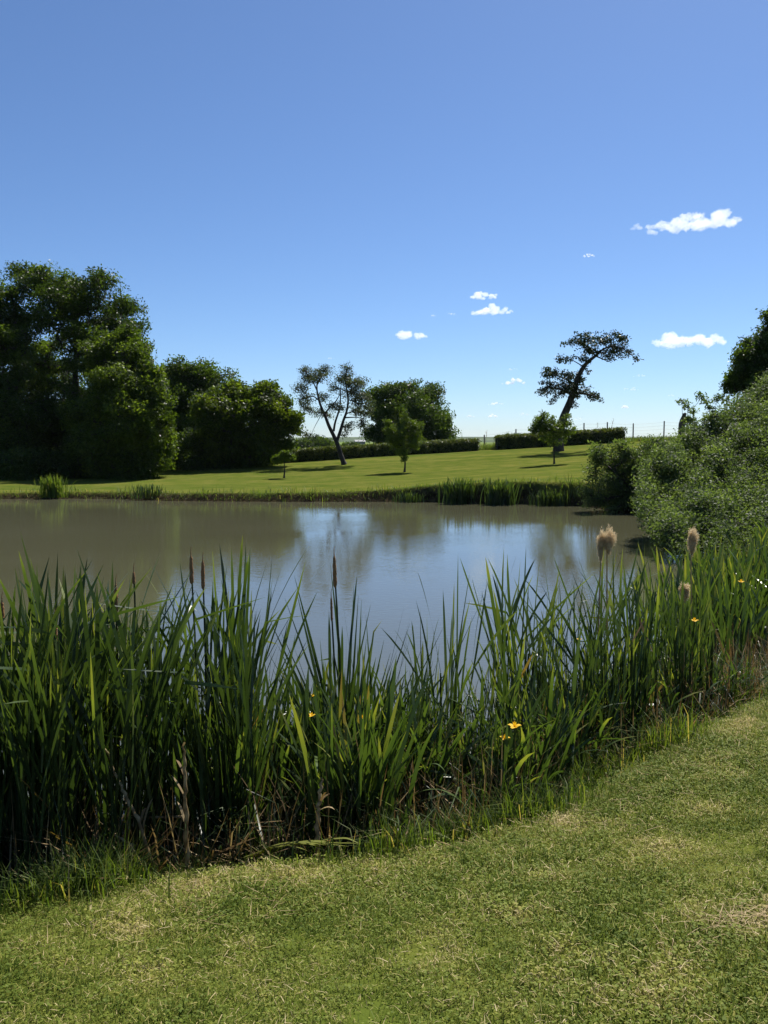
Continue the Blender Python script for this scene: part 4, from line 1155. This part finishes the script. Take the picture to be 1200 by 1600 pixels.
# ------------------------------------------------------------------ masses nobody could count
def mini_blades(p, L, W, lean, az, bend, tint):
    """n blades of two pieces each"""
    n = len(p); ca, sa = np.cos(az), np.sin(az)
    S = np.stack([-sa, ca, np.zeros(n)], -1)
    th2 = lean + bend
    m = p + np.stack([np.sin(lean) * ca, np.sin(lean) * sa, np.cos(lean)], -1) * (L * .55)[:, None]
    t = m + np.stack([np.sin(th2) * ca, np.sin(th2) * sa, np.cos(th2)], -1) * (L * .45)[:, None]
    w = (W * .5)[:, None]
    Vv = np.stack([p - S * w, p + S * w, m + S * w * .8, m - S * w * .8, t], 1).reshape(-1, 3)
    i = np.arange(n)[:, None] * 5
    return Vv, i + np.array([0, 1, 2, 3]), i + np.array([3, 2, 4]), np.repeat(tint, 5)

def stuff(name, label, cat, p, L, W, lean, az, bend, tint, mat):
    bag = Bag(); bag.add(*mini_blades(p, L, W, lean, az, bend, tint))
    o = link(name, bag.mesh(name, M[mat], False)); tag(o, label, cat, kind='stuff'); return o

# long grass along the top of the near bank
n = 42000
s = rng.uniform(_es[1], _es[-1], n); off = rng.normal(0, .12, n) + .06 * np.sin(s * 5) + .02
XY = np.array([on_edge(a, b) for a, b in zip(s, off)])
clump = np.clip(fbm(XY[:, 0] * 2.3, XY[:, 1] * 2.3, 3) * 2.2 + .45, .0, 1)
boost = np.where(XY[:, 0] > .6, 1.5, 1.0)
keep = (rng.random(n) < clump + .12) & ((XY[:, 0] < -.72) | (XY[:, 0] > -.08) | (rng.random(n) < .3)); XY = XY[keep]; cl = (clump * boost)[keep]; n = len(XY)
z = ground_z(XY[:, 0], XY[:, 1])[0]
stuff('bank_grass', 'long uncut grass fringing the top of the near bank', 'grass', np.stack([XY[:, 0], XY[:, 1], z - .005], -1), rng.uniform(.06, .24, n) * (.45 + cl), rng.uniform(.0035, .007, n), np.abs(rng.normal(.15, .3, n)), rng.uniform(0, 6.28, n), rng.uniform(.1, 1.2, n), np.clip(rng.normal(.5, .2, n) + (rng.random(n) < .08) * .4, 0, 1), 'grass')
# low green sedge and dead leaves at the feet of the reeds
n = 7000
s = rng.uniform(_es[1], _es[-1], n); off = rng.uniform(.08, 1.5, n)
XY = np.array([on_edge(a, b) for a, b in zip(s, off)]); z = np.maximum(ground_z(XY[:, 0], XY[:, 1])[0], -.05)
stuff('sedge', 'thin green sedge crowding between the reed stems of the near bank', 'sedge', np.stack([XY[:, 0], XY[:, 1], z], -1), rng.uniform(.2, .7, n), rng.uniform(.004, .011, n), np.abs(rng.normal(.15, .3, n)), rng.uniform(0, 6.28, n), rng.uniform(.2, 2.3, n), np.clip(rng.normal(.42, .2, n), 0, 1), 'reed')
n = 6500
s = rng.uniform(_es[1], _es[-1], n); off = rng.uniform(.02, .9, n)
XY = np.array([on_edge(a, b) for a, b in zip(s, off)]); z = np.maximum(ground_z(XY[:, 0], XY[:, 1])[0], -.02)
stuff('dead_leaves', 'brown dead reed leaves heaped at the feet of the reeds', 'leaf litter', np.stack([XY[:, 0], XY[:, 1], z + rng.uniform(0, .12, n)], -1), rng.uniform(.12, .6, n), rng.uniform(.004, .010, n), np.where(rng.random(n) < .3, rng.uniform(0, .4, n), rng.uniform(.5, 1.55, n)), rng.uniform(0, 6.28, n), rng.uniform(-.3, .6, n), rng.random(n) ** 1.6, 'dead')
# rough grass along the far bank
n = 70000
px = rng.uniform(-26, 10, n); py = rng.uniform(24, 33.5, n)
sd = pond_sd(px, py); k = (sd > -.05) & (sd < .75) & (rng.random(n) < np.exp(-np.abs(sd - .25) * 3)); px, py = px[k], py[k]
n = len(px); z = ground_z(px, py)[0]
cl = np.clip(fbm(px * .9, py * .9, 3) * 2 + .5, 0, 1)
stuff('far_bank_grass', 'rough grass hanging over the low far bank of the pond', 'grass', np.stack([px, py, z - .02], -1), rng.uniform(.10, .34, n) * (.5 + cl), rng.uniform(.012, .026, n), np.abs(rng.normal(.3, .4, n)), rng.uniform(0, 6.28, n), rng.uniform(.2, 1.3, n), np.clip(rng.normal(.5, .2, n), 0, 1), 'grass')
# rough grass at the hedge foot, in the hedge gap and under the fence
n = 5000
px = np.concatenate([rng.uniform(6.2, 8.2, 1200), rng.uniform(15.5, 26, 3800)]); py = np.concatenate([rng.uniform(56, 58.5, 1200), rng.uniform(57, 61, 3800)])
z = ground_z(px, py)[0]
stuff('rough_grass', 'tall rough grass below the skyline fence and in the hedge gap', 'grass', np.stack([px, py, z - .02], -1), rng.uniform(.2, .55, n), rng.uniform(.015, .035, n), np.abs(rng.normal(.2, .25, n)), rng.uniform(0, 6.28, n), rng.uniform(.2, .9, n), np.clip(rng.normal(.55, .2, n), 0, 1), 'grass')

# clumps of marsh plants on the far bank
def clump_thing(name, label, cat, px, py, y, n, h, spread, mat, W, bend=(.2, 1.3), group=None, sy=.3):
    b = PY(px, py, y); b[2] = max(gz(b[0], b[1]), -.02)
    bag = Bag()
    for i in range(n):
        p = np.array([rng.normal(0, spread), rng.normal(0, spread * sy), 0])
        blade(bag, p, rng.uniform(0, 6.28), rng.uniform(.02, .35), h * rng.uniform(.6, 1.05), W * rng.uniform(.7, 1.3), rng.uniform(*bend) * rng.random(), rng.uniform(-.6, .6), np.clip(rng.normal(.42, .16), 0, 1), 6, None, .15)
    o = link(name, bag.mesh(name, M[mat], True)); o.location = tuple(b); tag(o, label, cat, group); return o
GM = 'marsh plants on the far bank'
clump_thing('marsh_plant', 'tall pale grass tuft at the left end of the far bank', 'marsh plant', 82, 779, 32.0, 170, .95, .24, 'grass', .03, group=GM)
clump_thing('marsh_plant', 'small spiky tuft on the far bank right of the tall pale one', 'marsh plant', 230, 782, 31.2, 90, .60, .28, 'reed', .03, (.1, .6), group=GM)
clump_thing('marsh_plant', 'left one of the two dark broad iris clumps at the middle of the far bank', 'marsh plant', 718, 786, 29.3, 170, 1.0, .24, 'iris', .042, group=GM)
clump_thing('marsh_plant', 'right one of the two dark broad iris clumps at the middle of the far bank', 'marsh plant', 780, 787, 28.9, 190, 1.0, .27, 'iris', .042, group=GM)
clump_thing('marsh_plant', 'low grey sedge clump on the far bank left of the rounded willow', 'marsh plant', 862, 788, 28.4, 200, .62, .34, 'reed', .03, group=GM)
clump_thing('marsh_plant', 'small low sedge clump hanging over the far bank left of the iris clumps', 'marsh plant', 640, 784, 30.0, 90, .42, .28, 'reed', .03, group=GM)
# tall dry weeds on the skyline
GW = 'thin dry weeds on the skyline'
for (px, top, y, lab) in [(759, 672, 58, 'thin dry weed standing in the gap between the hedges'), (950, 655, 58, 'thin dry weed leaning above the right end of the hedge'), (932, 662, 58, 'thin dry weed above the middle of the right hedge')]:
    b = PY(px, 700, y); b[2] = gz(b[0], b[1]); t = PY(px + (9 if px > 940 else 2), top, y)
    bag = Bag(); tube(bag, np.array([b, (b + t) / 2 + np.array([-.04, 0, 0]), t]) - b, [.018, .014, .008], 5, .4)
    for i in range(9):
        q = (t - b) * rng.uniform(.6, 1); blade(bag, q, rng.uniform(0, 6.28), rng.uniform(.4, 1.2), rng.uniform(.1, .28), .02, .3, 0, .5, 4, None, 0)
    o = link('dry_weed', bag.mesh('dry_weed', M['dead'], True)); o.location = tuple(b); tag(o, lab, 'weed', GW)
clump_thing('hedge_sprig', 'leafy untrimmed sprig sticking up from left end of the right hedge', 'sprig', 797, 700, 56.2, 90, 1.15, .3, 'grass', .05, (.1, .6))

# mown lawn near the camera: short turf set blade by blade
protos = bpy.data.collections.new('turf_pieces')
for k in range(6):
    n = 190
    rr = .085 * np.sqrt(rng.random(n)); aa = rng.uniform(0, 6.28, n)
    p = np.stack([rr * np.cos(aa), rr * np.sin(aa), np.full(n, -.004)], -1)
    L = rng.uniform(.010, .032, n); W = rng.uniform(.0015, .0034, n); lean = np.abs(rng.normal(.45, .45, n)); tint = np.clip(rng.normal(.36, .22, n), 0, 1)
    dry = rng.random(n) < .04; lean = np.where(dry, rng.uniform(1.1, 1.5, n), lean); L = np.where(dry, rng.uniform(.015, .04, n), L); tint = np.where(dry, rng.uniform(.75, 1, n), tint); p[:, 2] = np.where(dry, rng.uniform(.004, .018, n), p[:, 2]); W = np.where(dry, W * .7, W)
    clv = rng.random(n) < .12 * (k % 3); W = np.where(clv, .007, W); L = np.where(clv, .009, L); p[:, 2] = np.where(clv, rng.uniform(.010, .022, n), p[:, 2]); lean = np.where(clv, rng.uniform(.9, 1.5, n), lean); tint = np.where(clv, rng.uniform(.15, .5, n), tint)
    bag = Bag(); bag.add(*mini_blades(p, L, W, lean, rng.uniform(0, 6.28, n), rng.uniform(-.2, .9, n), tint))
    po = bpy.data.objects.new('turf_piece', bag.mesh('turf_piece', M['lawn_blade'], False)); protos.objects.link(po)
st = .058
gx, gy = np.meshgrid(np.arange(-4.2, 5.4, st), np.arange(.9, 9.0, st))
gx = gx.ravel() + rng.uniform(-st, st, gx.size) * .6; gy = gy.ravel() + rng.uniform(-st, st, gy.size) * .6
zz, sdd = ground_z(gx, gy)
dist = np.hypot(gx, gy)
bare = fbm(gx * 1.9 + 40, gy * 1.9, 3)
k = (sdd > .30) & (rng.random(len(gx)) < np.clip((sdd - .25) * 4, 0, 1)) & (rng.random(len(gx)) < np.where(bare > .17, .55, 1)) & (gy < 4.5 + np.abs(gx) * 2)
P_ = np.stack([gx, gy, zz], -1)[k]
me = bpy.data.meshes.new('lawn_turf'); me.vertices.add(len(P_)); me.vertices.foreach_set('co', P_.astype(np.float32).ravel()); me.update()
at = me.attributes.new('size', 'FLOAT', 'POINT'); at.data.foreach_set('value', np.clip(rng.normal(1, .2, len(P_)) + 1.0 * fbm(P_[:, 0] * 1.6, P_[:, 1] * 1.6, 3), .55, 1.8).astype(np.float32))
turf = link('lawn_turf', me); tag(turf, 'mown lawn of short green and dry grass in the foreground', 'grass', kind='stuff')
ng = bpy.data.node_groups.new('scatter_turf', 'GeometryNodeTree')
ng.interface.new_socket('Geometry', in_out='INPUT', socket_type='NodeSocketGeometry'); ng.interface.new_socket('Geometry', in_out='OUTPUT', socket_type='NodeSocketGeometry')
gi = ng.nodes.new('NodeGroupInput'); go = ng.nodes.new('NodeGroupOutput')
ci = ng.nodes.new('GeometryNodeCollectionInfo'); ci.inputs['Collection'].default_value = protos; ci.inputs['Separate Children'].default_value = True; ci.inputs['Reset Children'].default_value = True
ip = ng.nodes.new('GeometryNodeInstanceOnPoints'); ip.inputs['Pick Instance'].default_value = True
rv = ng.nodes.new('FunctionNodeRandomValue'); rv.data_type = 'FLOAT_VECTOR'; rv.inputs[0].default_value = (-.12, -.12, 0); rv.inputs[1].default_value = (.12, .12, 6.2832)
na = ng.nodes.new('GeometryNodeInputNamedAttribute'); na.data_type = 'FLOAT'; na.inputs['Name'].default_value = 'size'
ng.links.new(gi.outputs[0], ip.inputs['Points']); ng.links.new(ci.outputs[0], ip.inputs['Instance'])
ng.links.new(rv.outputs[0], ip.inputs['Rotation']); ng.links.new([s_ for s_ in na.outputs if s_.enabled][0], ip.inputs['Scale'])
ng.links.new(ip.outputs[0], go.inputs[0])
md = turf.modifiers.new('scatter', 'NODES'); md.node_group = ng
# clippings left by the mower
n = 3600
ce = rng.uniform(_es[1], _es[-1], n); cxy = np.array([on_edge(a, -b) for a, b in zip(ce, np.abs(rng.normal(.12, .35, n)) + .03)])
sw = rng.normal(size=(150, 2)) * np.array([.14, .05])
px = np.concatenate([cxy[:, 0], 1.22 + sw[:, 0]]); py = np.concatenate([cxy[:, 1], 2.62 + .35 * sw[:, 0] + sw[:, 1]]); cl = fbm(px * 1.6 + 9, py * 1.6, 3); sdc = pond_sd(px, py)
k = (sdc > .35) & ((cl > .03) | (np.arange(len(px)) >= 3600)); px, py = px[k], py[k]; n = len(px); z = ground_z(px, py)[0]
stuff('grass_clippings', 'pale dry clippings strewn over the mown lawn', 'clippings', np.stack([px, py, z + rng.uniform(.014, .03, n)], -1), rng.uniform(.04, .13, n), rng.uniform(.0018, .0032, n), rng.uniform(1.45, 1.62, n), rng.uniform(0, 6.28, n), rng.uniform(-.1, .12, n), rng.uniform(.5, 1, n), 'dead')

# ------------------------------------------------------------------ clouds, far off and well above everything
M['cloud'] = cloud_mat()
ctex = bpy.data.textures.new('cloud_lumps', 'CLOUDS'); ctex.noise_depth = 4
def cloud(px, py, w, h, label, wisp=False, seed=0, shape=None):
    d = ray(px, py); el = d[2] / math.hypot(d[0], d[1])
    dist = min(900 / el, 14000)
    t = dist / math.hypot(d[0], d[1]); c = d * t + np.array([0, 0, CAM_Z]); k = dist / F * math.hypot(1, d[0])
    W, H = w * k * .86, h * k * .86
    r_ = np.random.default_rng(seed + 5)
    V_, Q_, n_ = [], [], 0
    bm_ = bpy.data.meshes.new('cloud')
    import bmesh
    bm = bmesh.new()
    nb = max(9, int(w / 2.8)); 
    for i in range(nb):
        u = r_.uniform(-.5, .5); env = shape(u) if shape else (1 - abs(2 * u) ** 2.2)
        env = max(env, .12)
        rad = H * .5 * r_.uniform(.35, .62) * (.4 + .6 * env)
        zz_ = (-.5 + .5 * rad / (H * .5)) * H * .55 + r_.random() ** 1.3 * H * .55 * env
        mtx = Matrix.Translation((u * W, r_.uniform(-.3, .3) * W * .5, zz_)) @ Matrix.Diagonal((rad * r_.uniform(1.1, 1.7), rad * 1.3, rad * .9, 1))
        bmesh.ops.create_icosphere(bm, subdivisions=2, radius=1, matrix=mtx)
    bm.to_mesh(bm_); bm.free()
    cm = M['cloud'].copy(); cm.name = 'cloud'
    [n__ for n__ in cm.node_tree.nodes if n__.type == 'PRINCIPLED_VOLUME'][0].inputs['Density'].default_value = (.45 if wisp else 1.6) / H
    bm_.materials.append(cm)
    o = link('cloud', bm_); o.location = tuple(c); o.rotation_euler = (0, 0, -math.atan2(d[0], d[1]))
    rm = o.modifiers.new('join', 'REMESH'); rm.mode = 'VOXEL'; rm.voxel_size = H / 36
    tx = bpy.data.textures.new('cloud_lumps', 'CLOUDS'); tx.noise_scale = H * .22; tx.noise_depth = 4
    dm = o.modifiers.new('lumps', 'DISPLACE'); dm.texture = tx; dm.strength = H * .26; dm.mid_level = .55; dm.texture_coords = 'LOCAL'
    tx2 = bpy.data.textures.new('cloud_wisps', 'CLOUDS'); tx2.noise_scale = H * .10; tx2.noise_depth = 3
    dm2 = o.modifiers.new('wisps', 'DISPLACE'); dm2.texture = tx2; dm2.strength = H * .20; dm2.mid_level = .5; dm2.texture_coords = 'LOCAL'
    tag(o, label, 'cloud', 'small white clouds')
    return o
cloud(1082, 347, 132, 34, 'largest cloud, a white wedge with two humps high at right', False, 1, lambda u: np.interp(u, [-.5, -.25, -.05, .05, .2, .35, .5], [.12, .35, 1, .75, 1, .6, .12]))
cloud(1078, 534, 104, 27, 'long white cloud in two lobes low at right, above the willow', False, 2, lambda u: np.interp(u, [-.5, -.3, -.1, .0, .25, .5], [.5, 1, .8, .6, .95, .3]))
cloud(768, 486, 74, 22, 'white cloud with a ragged right tail, lower of the stacked pair', False, 3)
cloud(755, 463, 50, 17, 'white cloud, upper of the stacked pair left of the leaning tree', False, 4)
cloud(642, 524, 60, 21, 'lone white oval cloud above the round tree', False, 5)
cloud(920, 399, 19, 8, 'tiny white cloud alone high in the blue above the leaning tree', False, 6)
cloud(803, 597, 41, 13, 'small flat cloud just left of the leaning tree crown', False, 7)
cloud(801, 577, 19, 5, 'tiny wisp above the small flat cloud by the leaning tree', True, 8)
cloud(775, 631, 28, 7, 'small flat cloud low between the round tree and the leaning tree', False, 9)
cloud(770, 650, 19, 8, 'small puffy cloud below the low flat one near the horizon', False, 10)
cloud(735, 650, 13, 6, 'tiny cloud nearest the right side of the round tree', False, 11)
cloud(820, 647, 22, 8, 'small cloud just left of the pale young tree crown', True, 12)
cloud(978, 636, 15, 7, 'small puffy cloud low between the leaning tree and the fence posts', False, 13)
cloud(902, 655, 30, 7, 'thin cloud strip behind the leaning trunk at its right', True, 14)
cloud(995, 355, 22, 14, 'faint wisp trailing left of the largest cloud', True, 15)
cloud(706, 491, 16, 6, 'faint wisp left of the stacked pair of clouds', True, 16)
cloud(676, 493, 12, 5, 'faint wisp midway between the lone oval cloud and the stacked pair', True, 17)
cloud(1000, 587, 20, 6, 'faint thin wisp right of the leaning tree crown', True, 18)
cloud(985, 608, 30, 7, 'faint broken wisp below the thin one right of the leaning tree', True, 19)
cloud(1049, 618, 12, 4, 'tiny wisp just left of the willow shoots', True, 20)
cloud(517, 560, 14, 4, 'faint wisp over the old fruit tree', True, 21)

# ------------------------------------------------------------------ air: the far fields and hills fade a little to blue
mz, nt, out = new_mat('haze')
v = N(nt, 'ShaderNodeVolumePrincipled')
v.inputs['Color'].default_value = (.80, .90, 1, 1)
v.inputs['Density'].default_value = 5e-5
v.inputs['Anisotropy'].default_value = 0.2
nt.links.new(v.outputs[0], out.inputs['Volume'])
me = box_mesh('haze', mz, (-6000, -600, -2.2), (6000, 6500, 36))
tag(link('haze', me), kind='stuff', label='thin summer haze over the far fields', cat='haze')
